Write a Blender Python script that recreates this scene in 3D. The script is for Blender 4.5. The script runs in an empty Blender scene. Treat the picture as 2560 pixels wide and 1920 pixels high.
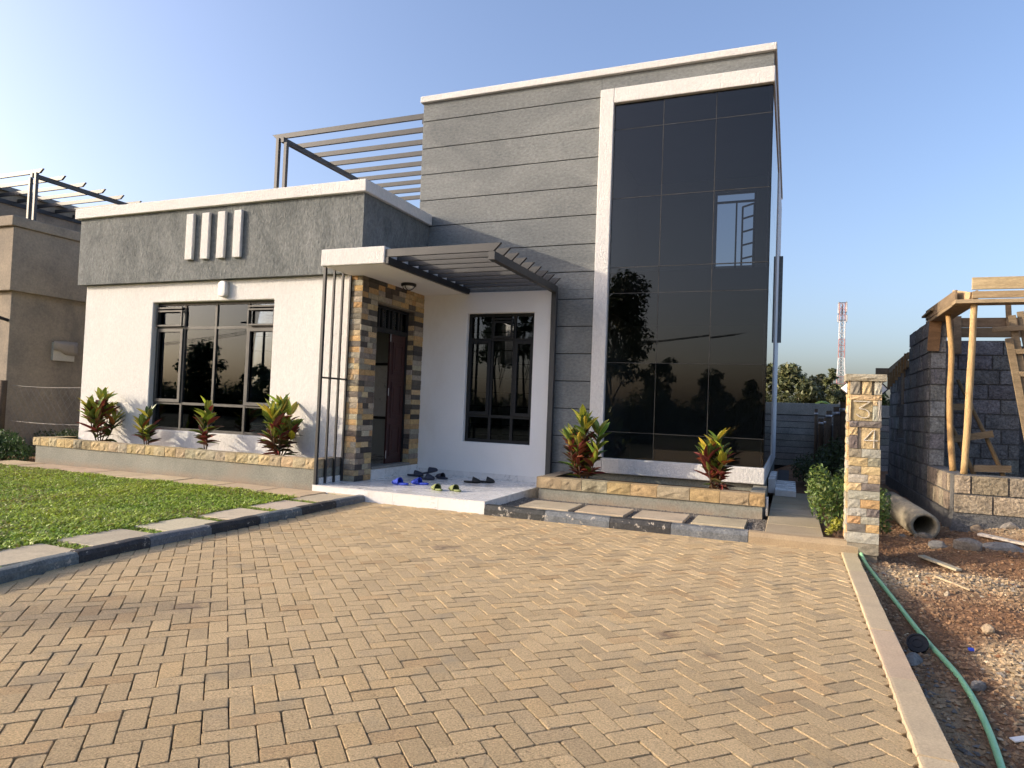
import bpy, bmesh, math, random
import numpy as np
from mathutils import Vector, Matrix, Euler

random.seed(11)
rng = np.random.default_rng(11)
scene = bpy.context.scene
C = scene.collection

# ------------------------------------------------------------------ camera, sky, sun, exposure
EYE = Vector((0.0, 0.0, 1.31))
yaw, pitch, roll = math.radians(-22.281), math.radians(1.865), math.radians(2.237)
fwd = Vector((math.sin(yaw) * math.cos(pitch), math.cos(yaw) * math.cos(pitch), math.sin(pitch)))
rgt0 = Vector((math.cos(yaw), -math.sin(yaw), 0))
up0 = rgt0.cross(fwd)
rgt = rgt0 * math.cos(roll) + up0 * math.sin(roll)
upv = up0 * math.cos(roll) - rgt0 * math.sin(roll)
cam_d = bpy.data.cameras.new('camera')
cam_d.sensor_fit = 'HORIZONTAL'
cam_d.sensor_width = 36.0
cam_d.lens = 36.0 * 1707.5 / 2560.0
cam_d.clip_start = 0.05
cam_d.clip_end = 4000
cam = bpy.data.objects.new('camera', cam_d)
C.objects.link(cam)
cam.matrix_world = Matrix(((rgt.x, upv.x, -fwd.x, EYE.x), (rgt.y, upv.y, -fwd.y, EYE.y),
                           (rgt.z, upv.z, -fwd.z, EYE.z), (0, 0, 0, 1)))
scene.camera = cam

SUN_DIR = Vector((1.0, 0.474, -0.366)).normalized()      # the way the light travels
sun_el = math.asin(-SUN_DIR.z)
sun_az = math.atan2(-SUN_DIR.x, -SUN_DIR.y)              # clockwise from +Y
world = bpy.data.worlds.new('World')
scene.world = world
world.use_nodes = True
wn = world.node_tree
wn.nodes.clear()
w_out = wn.nodes.new('ShaderNodeOutputWorld')
w_bg = wn.nodes.new('ShaderNodeBackground')
w_sky = wn.nodes.new('ShaderNodeTexSky')
w_sky.sky_type = 'NISHITA'
w_sky.sun_disc = False
w_sky.sun_elevation = sun_el
w_sky.sun_rotation = sun_az
w_sky.altitude = 0
w_sky.air_density = 1.0
w_sky.dust_density = 4.2
w_sky.ozone_density = 2.4
w_bg.inputs['Strength'].default_value = 0.15
w_tint = wn.nodes.new('ShaderNodeMix')          # the camera's white balance: hazy lavender rather than cyan
w_tint.data_type = 'RGBA'; w_tint.blend_type = 'MULTIPLY'; w_tint.inputs[0].default_value = 1.0
w_tint.inputs[7].default_value = (1.04, 0.985, 1.04, 1)
wn.links.new(w_sky.outputs[0], w_tint.inputs[6])
wn.links.new(w_tint.outputs[2], w_bg.inputs['Color'])
wn.links.new(w_bg.outputs[0], w_out.inputs['Surface'])

sun_d = bpy.data.lights.new('sun', 'SUN')
sun_d.energy = 2.15
sun_d.angle = math.radians(0.6)
sun_d.color = (1.0, 0.86, 0.66)
sun = bpy.data.objects.new('sun', sun_d)
C.objects.link(sun)
sun.rotation_euler = SUN_DIR.to_track_quat('-Z', 'Y').to_euler()
sun.location = (-20, -10, 15)

scene.view_settings.view_transform = 'Standard'
scene.view_settings.look = 'None'
scene.view_settings.exposure = 1.1
scene.view_settings.gamma = 1.0
scene.view_settings.use_curve_mapping = False
scene.render.engine = 'CYCLES'
scene.cycles.use_denoising = True
scene.cycles.max_bounces = 8
scene.cycles.transparent_max_bounces = 12
scene.cycles.caustics_reflective = False
scene.cycles.caustics_refractive = False
scene.render.resolution_x = 1024
scene.render.resolution_y = 768


# ------------------------------------------------------------------ materials
def nt(name):
    m = bpy.data.materials.new(name)
    m.use_nodes = True
    t = m.node_tree
    b = t.nodes['Principled BSDF']
    return m, t, b


def setc(sock, c):
    sock.default_value = (c[0], c[1], c[2], 1.0)


def mixc(t, fac, a, b, mode='MIX'):
    n = t.nodes.new('ShaderNodeMix')
    n.data_type = 'RGBA'
    n.blend_type = mode
    for s, v in ((n.inputs[0], fac), (n.inputs[6], a), (n.inputs[7], b)):
        if isinstance(v, bpy.types.NodeSocket):
            t.links.new(v, s)
        elif isinstance(v, (int, float)):
            s.default_value = v
        else:
            setc(s, v)
    return n.outputs[2]


def pos(t, sc=(1, 1, 1), rot=(0, 0, 0)):
    g = t.nodes.new('ShaderNodeNewGeometry')
    m = t.nodes.new('ShaderNodeMapping')
    m.inputs['Scale'].default_value = sc
    m.inputs['Rotation'].default_value = rot
    t.links.new(g.outputs['Position'], m.inputs['Vector'])
    return m.outputs[0]


def noise(t, vec, scale, detail=4, rough=.6, dist=0.0):
    n = t.nodes.new('ShaderNodeTexNoise')
    n.inputs['Scale'].default_value = scale
    n.inputs['Detail'].default_value = detail
    n.inputs['Roughness'].default_value = rough
    n.inputs['Distortion'].default_value = dist
    t.links.new(vec, n.inputs['Vector'])
    return n.outputs['Fac']


def ramp(t, fac, a=.35, b=.65, ca=(0, 0, 0), cb=(1, 1, 1)):
    r = t.nodes.new('ShaderNodeValToRGB')
    r.color_ramp.elements[0].position = a
    r.color_ramp.elements[1].position = b
    r.color_ramp.elements[0].color = (*ca, 1)
    r.color_ramp.elements[1].color = (*cb, 1)
    t.links.new(fac, r.inputs[0])
    return r.outputs[0]


def bump(t, b, h, strength, dist=.01, prev=None):
    n = t.nodes.new('ShaderNodeBump')
    n.inputs['Strength'].default_value = strength
    n.inputs['Distance'].default_value = dist
    t.links.new(h, n.inputs['Height'])
    if prev is not None:
        t.links.new(prev, n.inputs['Normal'])
    t.links.new(n.outputs[0], b.inputs['Normal'])
    return n.outputs[0]


def attr(t, name):
    a = t.nodes.new('ShaderNodeAttribute')
    a.attribute_name = name
    return a.outputs['Color']


def objcol(t):
    return t.nodes.new('ShaderNodeObjectInfo').outputs['Color']


def M(name, c1, c2=None, rough=.85, spec=.3, big=1.5, fine=60, vec=(1, 1, 1), speck=.25, bst=.35, bdist=.004, bscale=None,
      dist=0.0, use_obj=False, use_attr=False, stain=None, stain_scale=1.2, lo=.35, hi=.68, metal=0.0, rot=(0, 0, 0), chip=None, splash=None):
    """plain weathered surface: two colours mixed by a broad noise, fine speckle, fine relief"""
    m, t, b = nt(name)
    c2 = c2 or tuple(x * .72 for x in c1)
    p = pos(t, vec, rot)
    col = mixc(t, ramp(t, noise(t, p, big, 6, .6, dist), lo, hi), c1, c2)
    if speck:
        sp = ramp(t, noise(t, p, fine, 3, .7), .3, .7, (1 - speck,) * 3, (1 + speck * .6,) * 3)
        col = mixc(t, 1.0, col, sp, 'MULTIPLY')
    if stain is not None:
        col = mixc(t, ramp(t, noise(t, pos(t, (1, 1, .45)), stain_scale, 5, .65), .56, .76), col, stain)
    if splash is not None:      # red soil thrown up by rain along the foot of the wall
        sx = t.nodes.new('ShaderNodeSeparateXYZ')
        t.links.new(pos(t), sx.inputs[0])
        mr = t.nodes.new('ShaderNodeMapRange')
        mr.inputs[1].default_value = splash[0]; mr.inputs[2].default_value = splash[1]
        mr.inputs[3].default_value = .75; mr.inputs[4].default_value = 0.0
        t.links.new(sx.outputs[2], mr.inputs[0])
        f_ = mixc(t, 1.0, mr.outputs[0], ramp(t, noise(t, pos(t), 5, 6, .75), .25, .7), 'MULTIPLY')
        col = mixc(t, f_, col, (.36, .215, .115))
    if use_obj:
        col = mixc(t, 1.0, col, objcol(t), 'MULTIPLY')
    if use_attr:
        col = mixc(t, 1.0, col, attr(t, 'col'), 'MULTIPLY')
    if chip is not None:
        col = mixc(t, ramp(t, noise(t, p, 11, 6, .75, .5), .595, .64), col, chip)
    t.links.new(col, b.inputs['Base Color'])
    b.inputs['Roughness'].default_value = rough
    b.inputs['Specular IOR Level'].default_value = spec
    b.inputs['Metallic'].default_value = metal
    if bst:
        h = noise(t, p, bscale or fine, 5, .65, dist)
        bump(t, b, h, bst, bdist)
    return m


WHITE = M('white_roughcast', (.715, .705, .68), (.655, .645, .62), rough=.9, big=.9, fine=42, vec=(1, 1, .5), speck=.10, bst=1.0, bdist=.016,
          bscale=46, dist=.8)
WHITE_FLAT = M('white_render_smooth', (.83, .825, .81), (.77, .765, .75), rough=.8, big=.7, fine=90, speck=.03, bst=.3, bdist=.003,
               stain=(.72, .70, .66), stain_scale=.8)
GREY_V = M('grey_trowelled_render', (.228, .240, .234), (.130, .142, .142), rough=.92, big=2.1, fine=30, vec=(1, 1, .62), speck=.30, bst=1.0,
           bdist=.026, bscale=17, dist=1.4, lo=.30, hi=.64)
GREY_H = M('grey_board_render', (.225, .238, .234), (.160, .172, .174), rough=.92, big=1.3, fine=34, vec=(.55, 1, 1), speck=.26, bst=.95,
           bdist=.012, bscale=26, dist=1.0)
GREY_L = M('plinth_grey_render', (.275, .277, .235), (.205, .208, .178), rough=.92, big=1.7, fine=55, vec=(1, 1, .8), speck=.3, bst=.7, bdist=.008,
           bscale=48, stain=(.24, .21, .17), stain_scale=.9, splash=(.02, .17))
CEIL = M('canopy_soffit_paint', (.78, .76, .72), (.73, .71, .68), rough=.8, speck=.02, bst=.1)
METAL = M('dark_grey_metal', (.022, .024, .027), (.016, .018, .020), rough=.45, spec=.5, big=6, fine=120, speck=.15, bst=.12)
METAL_T = M('pergola_grey_metal', (.052, .053, .054), (.036, .038, .040), rough=.5, spec=.5, big=5, fine=140, speck=.2, bst=.12)
FRAME = M('window_frame_black', (.012, .013, .015), (.018, .020, .022), rough=.5, spec=.25, big=7, fine=120, speck=.2, bst=.15)
FRAME_W = M('window_frame_weathered', (.066, .066, .063), (.028, .030, .031), rough=.55, spec=.4, big=5, fine=90, speck=.3, bst=.2)
JOINT = M('glazing_joint', (.060, .060, .058), (.025, .025, .025), rough=.6, big=3, fine=40, speck=.4, bst=0)
SEAL = M('black_silicone', (.010, .011, .013), rough=.6, speck=.1, bst=0)
NPLAST = M('unpainted_cement_render', (.34, .285, .215), (.225, .195, .158), rough=.95, big=1.6, fine=26, speck=.18, bst=.6, bdist=.008, bscale=14,
           stain=(.135, .122, .108), stain_scale=1.3)
BLOCK = M('quarry_block', (.215, .212, .205), (.13, .13, .128), rough=.95, big=7, fine=34, speck=.45, bst=1.0, bdist=.04, bscale=16, use_obj=True,
          dist=.6)
MORTAR = M('rough_mortar', (.17, .165, .155), (.11, .11, .11), rough=1.0, big=7, fine=50, speck=.35, bst=1.0, bdist=.03, bscale=30)
STONE = M('split_stone', (1.0, .98, .95), (.70, .69, .68), rough=.88, big=14, fine=70, speck=.28, bst=.9, bdist=.008, bscale=40, use_obj=True, dist=.9)
COPING = M('coping_stone', (.92, .92, .90), (.58, .58, .57), rough=.88, big=6, fine=60, speck=.3, bst=.8, bdist=.008, bscale=36, use_obj=True, dist=.8,
           stain=(.16, .14, .12), stain_scale=3.0)
GROUT = M('stone_grout', (.28, .235, .17), (.20, .17, .13), rough=.95, speck=.25, bst=.6)
SLABM = M('concrete_slab', (.52, .445, .315), (.41, .35, .25), rough=.9, big=2.5, fine=70, speck=.2, bst=.45, bdist=.004, use_obj=True, vec=(1, .6, 1),
          stain=(.27, .24, .18), stain_scale=2.2)
KERBM = M('cast_kerb', (.50, .405, .26), (.41, .33, .215), rough=.92, big=3, fine=90, speck=.22, bst=.5, bdist=.004, use_obj=True)
KERBP = M('painted_kerb', (1, 1, 1), (.62, .62, .62), rough=.62, big=9, fine=60, speck=.4, bst=.8, bdist=.01, bscale=36, use_obj=True, chip=(.42, .38, .32))
SOIL = M('planter_soil', (.13, .075, .045), (.08, .045, .028), rough=1, big=6, fine=40, speck=.5, bst=1, bdist=.03, bscale=30)
REDSOIL = M('red_garden_soil', (.17, .055, .028), (.10, .035, .02), rough=1, big=5, fine=50, speck=.5, bst=1, bdist=.03, bscale=35)
TIMBER = M('sawn_timber', (.45, .355, .235), (.30, .23, .145), rough=.85, big=3, fine=30, vec=(1, 1, 6), speck=.3, bst=.5, bdist=.004, use_obj=True)
POLEM = M('peeled_pole', (.50, .36, .19), (.34, .235, .12), rough=.75, big=4, fine=20, vec=(6, 6, 1), speck=.3, bst=.5, bdist=.006, use_obj=True)
CONC = M('weathered_concrete', (.31, .30, .275), (.21, .205, .19), rough=.95, big=2.5, fine=45, speck=.3, bst=.8, bdist=.01, use_obj=True,
         stain=(.13, .13, .12), stain_scale=2.0)
TANK = M('old_concrete_pipe', (.36, .31, .225), (.23, .205, .155), rough=.95, big=5, fine=40, speck=.35, bst=.8, bdist=.01)
BARK = M('bark', (.12, .085, .055), (.07, .05, .035), rough=.95, big=4, fine=30, vec=(3, 3, 1), speck=.35, bst=.8, bdist=.01)
STEM = M('plant_stem', (.13, .085, .055), (.09, .06, .04), rough=.8, speck=.3, bst=.2)
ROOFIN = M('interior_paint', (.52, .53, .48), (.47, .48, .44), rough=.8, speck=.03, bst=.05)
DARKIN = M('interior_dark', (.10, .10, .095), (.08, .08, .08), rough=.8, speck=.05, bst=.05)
DOORM = M('maroon_door', (.050, .017, .015), (.035, .012, .011), rough=.5, spec=.4, big=5, fine=50, vec=(6, 6, 1), speck=.2, bst=.15)
WPLAST = M('white_plastic', (.78, .77, .74), rough=.35, spec=.5, speck=.02, bst=0)
BLKPL = M('black_plastic', (.014, .014, .016), (.02, .02, .022), rough=.5, speck=.2, bst=.1)
STEEL = M('galvanised_steel', (.45, .45, .46), (.35, .35, .36), rough=.4, metal=.8, speck=.1, bst=0)
WIRE = M('fence_wire', (.32, .31, .29), rough=.5, metal=.3, speck=.1, bst=0)
MRED = M('mast_red_hazed', (.38, .19, .19), (.34, .18, .18), rough=.6, speck=.1, bst=0)  # red muted towards grey: distance haze put into the colour
MWHT = M('mast_white_hazed', (.60, .60, .60), (.52, .52, .53), rough=.6, speck=.1, bst=0)  # white dulled the same way, haze of distance painted in
MGRY = M('mast_antenna', (.55, .55, .54), rough=.6, speck=.05, bst=0)
MDRK = M('mast_cable', (.08, .08, .085), rough=.6, speck=.05, bst=0)
ROCK = M('field_rock', (.27, .255, .23), (.17, .165, .155), rough=.95, big=9, fine=50, speck=.35, bst=.9, bdist=.012, use_obj=True)
GRAVEL = M('gravel_stone', (1, 1, 1), (.75, .75, .75), rough=.95, big=30, fine=120, speck=.3, bst=.5, use_attr=True)
RAG = M('plastic_sheet', (.33, .29, .24), (.24, .21, .18), rough=.5, speck=.1, bst=.3, bscale=20, bdist=.02)
HOSEM = M('green_hose', (.30, .62, .33), (.22, .50, .28), rough=.35, spec=.5, big=9, fine=100, speck=.15, bst=.05)
CHALK = M('white_paint_marks', (.74, .71, .64), (.50, .44, .34), rough=.95, big=30, fine=140, speck=.3, bst=.3)


def make_paver():
    m, t, b = nt('paver_concrete')
    p = pos(t)
    col = mixc(t, ramp(t, noise(t, p, 1.1, 5, .6), .3, .7), (.615, .472, .280), (.525, .400, .237))
    sp = ramp(t, noise(t, p, 110, 4, .8), .30, .68, (.50, .48, .45), (1.36, 1.34, 1.30))
    col = mixc(t, 1.0, col, sp, 'MULTIPLY')
    pit = ramp(t, noise(t, p, 44, 5, .75), .32, .40, (.30, .27, .23), (1, 1, 1))
    col = mixc(t, 1.0, col, pit, 'MULTIPLY')
    col = mixc(t, ramp(t, noise(t, p, 2.7, 5, .6), .58, .80), col, (.35, .295, .205))
    col = mixc(t, ramp(t, noise(t, pos(t, (1, 1, 1), (0, 0, .6)), .75, 6, .7, .8), .66, .78), col, (.32, .245, .16))
    for (sx_, sy_, rad_, c_) in ((-.67, 4.14, .17, (.15, .095, .07)), (-.37, 3.88, .13, (.24, .165, .11)), (-2.9, 5.6, .30, (.27, .20, .135)), (-3.4, 3.2, .22, (.28, .21, .145))):
        vm = t.nodes.new('ShaderNodeVectorMath'); vm.operation = 'DISTANCE'
        t.links.new(p, vm.inputs[0]); vm.inputs[1].default_value = (sx_, sy_, 0)
        ad = t.nodes.new('ShaderNodeMath'); ad.operation = 'MULTIPLY_ADD'
        t.links.new(noise(t, p, 9, 5, .7), ad.inputs[0]); ad.inputs[1].default_value = rad_ * 2.2
        t.links.new(vm.outputs['Value'], ad.inputs[2])
        col = mixc(t, ramp(t, ad.outputs[0], rad_ * 1.1, rad_ * 1.75, (.75,) * 3, (0,) * 3), col, c_)      # old oil stains
    col = mixc(t, 1.0, col, objcol(t), 'MULTIPLY')
    col = mixc(t, 1.0, col, attr(t, 'col'), 'MULTIPLY')
    t.links.new(col, b.inputs['Base Color'])
    b.inputs['Roughness'].default_value = .92
    b.inputs['Specular IOR Level'].default_value = .25
    n1 = bump(t, b, noise(t, p, 50, 6, .8), .9, .010)
    bump(t, b, noise(t, p, 200, 3, .7), .8, .004, n1)
    return m


PAVER = make_paver()
BED = M('joint_sand', (.075, .054, .035), (.035, .027, .019), rough=1, fine=120, speck=.4, bst=.6)


def make_tile():
    m, t, b = nt('marble_porcelain_tile')
    p = pos(t)
    v = noise(t, pos(t, (1, 1, 1), (.3, .5, .7)), 2.2, 5, .62, 2.2)
    line = t.nodes.new('ShaderNodeMath'); line.operation = 'SUBTRACT'; line.inputs[1].default_value = .5
    t.links.new(v, line.inputs[0])
    ab = t.nodes.new('ShaderNodeMath'); ab.operation = 'ABSOLUTE'
    t.links.new(line.outputs[0], ab.inputs[0])
    vein = ramp(t, ab.outputs[0], .0, .012, (1, 1, 1), (0, 0, 0))
    gate = ramp(t, noise(t, p, 3.5, 2, .5), .52, .60)
    fac = mixc(t, 1.0, vein, gate, 'MULTIPLY')
    col = mixc(t, ramp(t, noise(t, p, 1.3, 4, .5), .35, .7), (.74, .73, .71), (.66, .655, .64))
    col = mixc(t, fac, col, (.20, .20, .21))
    col = mixc(t, ramp(t, noise(t, p, 5, 5, .7), .60, .80), col, (.56, .52, .46))
    t.links.new(col, b.inputs['Base Color'])
    r = ramp(t, noise(t, p, 4, 5, .6), .3, .75, (.16,) * 3, (.42,) * 3)
    t.links.new(r, b.inputs['Roughness'])
    return m


TILE = make_tile()


def make_glass(name, tint, ior=1.5, gloss=(.9, .95, 1.0)):
    m, t, b = nt(name)
    t.nodes.remove(b)
    out = t.nodes['Material Output']
    fr = t.nodes.new('ShaderNodeFresnel'); fr.inputs['IOR'].default_value = ior
    tr = t.nodes.new('ShaderNodeBsdfTransparent'); setc(tr.inputs[0], tint)
    gl = t.nodes.new('ShaderNodeBsdfGlossy'); gl.inputs['Roughness'].default_value = 0.0; setc(gl.inputs[0], gloss)
    mx = t.nodes.new('ShaderNodeMixShader')
    t.links.new(fr.outputs[0], mx.inputs[0]); t.links.new(tr.outputs[0], mx.inputs[1]); t.links.new(gl.outputs[0], mx.inputs[2])
    t.links.new(mx.outputs[0], out.inputs['Surface'])
    return m


GLASS = make_glass('tinted_glass', (.52, .53, .54), 1.48, (1.0, .97, .93))
GLASS_W = make_glass('window_glass', (.55, .56, .56), 1.46, (.72, .84, 1.0))


def make_leaf(name, vein=(.52, .44, .05), use_obj=True, transl=.18, rough=.42):
    """leaf with a pale midrib and side veins laid out in the leaf's own UV"""
    m, t, b = nt(name)
    out = t.nodes['Material Output']
    uv = t.nodes.new('ShaderNodeUVMap')
    sep = t.nodes.new('ShaderNodeSeparateXYZ')
    t.links.new(uv.outputs[0], sep.inputs[0])

    def mth(op, a, b_=None):
        n = t.nodes.new('ShaderNodeMath'); n.operation = op
        for i, v in enumerate((a, b_)):
            if v is None: continue
            if isinstance(v, (int, float)): n.inputs[i].default_value = v
            else: t.links.new(v, n.inputs[i])
        return n.outputs[0]
    au = mth('ABSOLUTE', mth('SUBTRACT', sep.outputs[0], .5))
    mid = mth('LESS_THAN', au, .05)
    w = mth('SINE', mth('ADD', mth('MULTIPLY', sep.outputs[1], 62.0), mth('MULTIPLY', au, -26.0)))
    side = mth('GREATER_THAN', w, .62)
    edge = mth('GREATER_THAN', au, .42)
    v = mth('MINIMUM', mth('ADD', mth('ADD', mid, mth('MULTIPLY', side, .6)), mth('MULTIPLY', edge, .5)), 1.0)
    base = objcol(t)
    veinc = mixc(t, .22, mixc(t, 1.0, base, (1.7, 1.6, 1.5), 'MULTIPLY'), vein)
    sp = ramp(t, noise(t, pos(t), 30, 3, .6), .35, .7, (.75,) * 3, (1.2,) * 3)
    col = mixc(t, v, mixc(t, 1.0, base, sp, 'MULTIPLY'), veinc)
    t.links.new(col, b.inputs['Base Color'])
    b.inputs['Roughness'].default_value = rough
    tl = t.nodes.new('ShaderNodeBsdfTranslucent')
    t.links.new(col, tl.inputs[0])
    mx = t.nodes.new('ShaderNodeMixShader'); mx.inputs[0].default_value = transl
    t.links.new(b.outputs[0], mx.inputs[1]); t.links.new(tl.outputs[0], mx.inputs[2])
    t.links.new(mx.outputs[0], out.inputs['Surface'])
    return m


CROTON = make_leaf('croton_leaf')


def make_foliage(name, transl=.3, rough=.5, tint=(1, 1, 1)):
    m, t, b = nt(name)
    out = t.nodes['Material Output']
    col = mixc(t, 1.0, attr(t, 'col'), tint, 'MULTIPLY')
    t.links.new(col, b.inputs['Base Color'])
    b.inputs['Roughness'].default_value = rough
    tl = t.nodes.new('ShaderNodeBsdfTranslucent')
    t.links.new(col, tl.inputs[0])
    mx = t.nodes.new('ShaderNodeMixShader'); mx.inputs[0].default_value = transl
    t.links.new(b.outputs[0], mx.inputs[1]); t.links.new(tl.outputs[0], mx.inputs[2])
    t.links.new(mx.outputs[0], out.inputs['Surface'])
    return m


FOLIAGE = make_foliage('foliage')
GRASSM = make_foliage('grass_blade', .3, .45)


def make_ground():
    m, t, b = nt('building_site_dirt')
    p = pos(t)
    pr = pos(t, (1, .55, 1), (0, 0, .9))
    red = mixc(t, ramp(t, noise(t, p, 5, 5, .6), .3, .7), (.28, .158, .088), (.16, .090, .052))
    tan = mixc(t, ramp(t, noise(t, p, 9, 5, .7), .3, .7), (.56, .42, .26), (.38, .285, .175))
    av = mixc(t, .35, attr(t, 'col'), noise(t, pr, 3.0, 6, .7, .6))
    col = mixc(t, ramp(t, av, .36, .62), red, tan)
    col = mixc(t, 1.0, col, ramp(t, noise(t, p, 60, 4, .7), .3, .7, (.55,) * 3, (1.4,) * 3), 'MULTIPLY')
    # grass and dark earth away from the building site
    sep = t.nodes.new('ShaderNodeSeparateXYZ')
    g = t.nodes.new('ShaderNodeNewGeometry')
    t.links.new(g.outputs['Position'], sep.inputs[0])
    far = t.nodes.new('ShaderNodeMapRange')
    far.inputs[1].default_value = 1.0; far.inputs[2].default_value = -1.0
    t.links.new(sep.outputs[1], far.inputs[0])
    veg = mixc(t, ramp(t, noise(t, p, .6, 5, .6), .4, .6), (.045, .060, .022), (.080, .062, .038))
    col = mixc(t, far.outputs[0], col, veg)
    t.links.new(col, b.inputs['Base Color'])
    b.inputs['Roughness'].default_value = 1.0
    b.inputs['Specular IOR Level'].default_value = .15
    n1 = bump(t, b, noise(t, p, 26, 6, .75), .8, .025)
    bump(t, b, noise(t, p, 110, 4, .7), .8, .012, n1)
    return m


GROUND = make_ground()


# ------------------------------------------------------------------ mesh helpers
def wl(o):
    v = Vector((0, 0, 0))
    while o is not None:
        v += o.location
        o = o.parent
    return v


class MB:
    """collects plain shapes (world coordinates) and links them as one mesh object"""

    def __init__(s):
        s.v = []; s.f = []

    def add(s, vs, fs):
        n = len(s.v)
        s.v += [tuple(a) for a in vs]
        s.f += [tuple(i + n for i in f) for f in fs]
        return s

    def box(s, x0, x1, y0, y1, z0, z1):
        return s.add([(x0, y0, z0), (x1, y0, z0), (x1, y1, z0), (x0, y1, z0), (x0, y0, z1), (x1, y0, z1), (x1, y1, z1), (x0, y1, z1)],
                     [(0, 3, 2, 1), (4, 5, 6, 7), (0, 1, 5, 4), (1, 2, 6, 5), (2, 3, 7, 6), (3, 0, 4, 7)])

    def prism(s, pts, axis, a0, a1):
        """extrude a 2-D outline: axis 'x' takes (y,z), 'y' takes (x,z), 'z' takes (x,y)"""
        n = len(pts)
        def mk(p, a):
            return {'x': (a, p[0], p[1]), 'y': (p[0], a, p[1]), 'z': (p[0], p[1], a)}[axis]
        vs = [mk(p, a0) for p in pts] + [mk(p, a1) for p in pts]
        fs = [tuple(range(n)), tuple(range(2 * n - 1, n - 1, -1))]
        fs += [(i, n + i, n + (i + 1) % n, (i + 1) % n) for i in range(n)]
        return s.add(vs, fs)

    def tube(s, pts, rad, n=10, cap=True):
        pts = [Vector(p) for p in pts]
        if not isinstance(rad, (list, tuple)): rad = [rad] * len(pts)
        vs, fs = [], []
        ref = Vector((0, 0, 1)) if abs((pts[-1] - pts[0]).normalized().z) < .9 else Vector((1, 0, 0))
        for i, p in enumerate(pts):
            d = (pts[min(i + 1, len(pts) - 1)] - pts[max(i - 1, 0)]).normalized()
            a = d.cross(ref).normalized(); b = a.cross(d)
            for k in range(n):
                an = 2 * math.pi * k / n
                vs.append(p + (a * math.cos(an) + b * math.sin(an)) * rad[i])
        for i in range(len(pts) - 1):
            for k in range(n):
                fs.append((i * n + k, i * n + (k + 1) % n, (i + 1) * n + (k + 1) % n, (i + 1) * n + k))
        if cap:
            fs.append(tuple(range(n - 1, -1, -1)))
            fs.append(tuple((len(pts) - 1) * n + k for k in range(n)))
        return s.add(vs, fs)

    def bar(s, p0, p1, w, h, up=(0, 0, 1)):
        """straight bar with a w x h section"""
        p0, p1, up = Vector(p0), Vector(p1), Vector(up)
        d = (p1 - p0).normalized()
        if abs(d.dot(up)) > .95: up = Vector((0, 1, 0))
        a = d.cross(up).normalized() * (w / 2); b = a.cross(d).normalized() * (h / 2)
        vs = [p + q for p in (p0, p1) for q in (-a - b, a - b, a + b, -a + b)]
        return s.add(vs, [(0, 1, 2, 3), (7, 6, 5, 4), (0, 4, 5, 1), (1, 5, 6, 2), (2, 6, 7, 3), (3, 7, 4, 0)])

    def wall(s, plane, d0, d1, u0, u1, w0, w1, holes=()):
        """wall slab with rectangular openings. plane 'y': u=x ; plane 'x': u=y. holes (u0,u1,w0,w1)"""
        us = sorted({u0, u1, *[h[0] for h in holes], *[h[1] for h in holes]})
        ws = sorted({w0, w1, *[h[2] for h in holes], *[h[3] for h in holes]})
        def mk(u, d, w): return (u, d, w) if plane == 'y' else (d, u, w)
        solid = {}
        for i in range(len(us) - 1):
            for j in range(len(ws) - 1):
                cu, cw = (us[i] + us[i + 1]) / 2, (ws[j] + ws[j + 1]) / 2
                solid[i, j] = not any(h[0] < cu < h[1] and h[2] < cw < h[3] for h in holes)
        idx = {}; vs = []; fs = []
        def V(i, j, k):
            if (i, j, k) not in idx:
                idx[i, j, k] = len(vs); vs.append(mk(us[i], (d0, d1)[k], ws[j]))
            return idx[i, j, k]
        for (i, j), on in solid.items():
            if not on: continue
            fs.append((V(i, j, 0), V(i + 1, j, 0), V(i + 1, j + 1, 0), V(i, j + 1, 0)))
            fs.append((V(i, j, 1), V(i, j + 1, 1), V(i + 1, j + 1, 1), V(i + 1, j, 1)))
            if not solid.get((i - 1, j)): fs.append((V(i, j, 0), V(i, j + 1, 0), V(i, j + 1, 1), V(i, j, 1)))
            if not solid.get((i + 1, j)): fs.append((V(i + 1, j, 0), V(i + 1, j, 1), V(i + 1, j + 1, 1), V(i + 1, j + 1, 0)))
            if not solid.get((i, j - 1)): fs.append((V(i, j, 0), V(i, j, 1), V(i + 1, j, 1), V(i + 1, j, 0)))
            if not solid.get((i, j + 1)): fs.append((V(i, j + 1, 0), V(i + 1, j + 1, 0), V(i + 1, j + 1, 1), V(i, j + 1, 1)))
        return s.add(vs, fs)

    def build(s, name, mat, parent=None, bevel=0, smooth=False, fix=True, seg=1):
        off = wl(parent) if parent is not None else Vector((0, 0, 0))
        me = bpy.data.meshes.new(name)
        me.from_pydata([(a[0] - off.x, a[1] - off.y, a[2] - off.z) for a in s.v], [], s.f)
        if fix:
            bm = bmesh.new(); bm.from_mesh(me)
            bmesh.ops.recalc_face_normals(bm, faces=bm.faces)
            bm.to_mesh(me); bm.free()
        me.materials.append(mat)
        if smooth:
            me.polygons.foreach_set('use_smooth', [True] * len(me.polygons))
        o = bpy.data.objects.new(name, me)
        C.objects.link(o)
        o.parent = parent
        if bevel:
            md = o.modifiers.new('edge', 'BEVEL'); md.width = bevel; md.segments = seg; md.limit_method = 'ANGLE'
        return o


def box(name, mat, parent, *b, bevel=0):
    return MB().box(*b).build(name, mat, parent, bevel)


def thing(name, label, cat, loc=(0, 0, 0), group=None):
    o = bpy.data.objects.new(name, None)
    o.empty_display_size = .2
    C.objects.link(o); o.location = loc
    o['label'] = label; o['category'] = cat
    if group: o['group'] = group
    return o


def tag(o, label, cat, group=None):
    o['label'] = label; o['category'] = cat
    if group: o['group'] = group
    return o


def struct(o):
    o['kind'] = 'structure'
    return o


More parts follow.
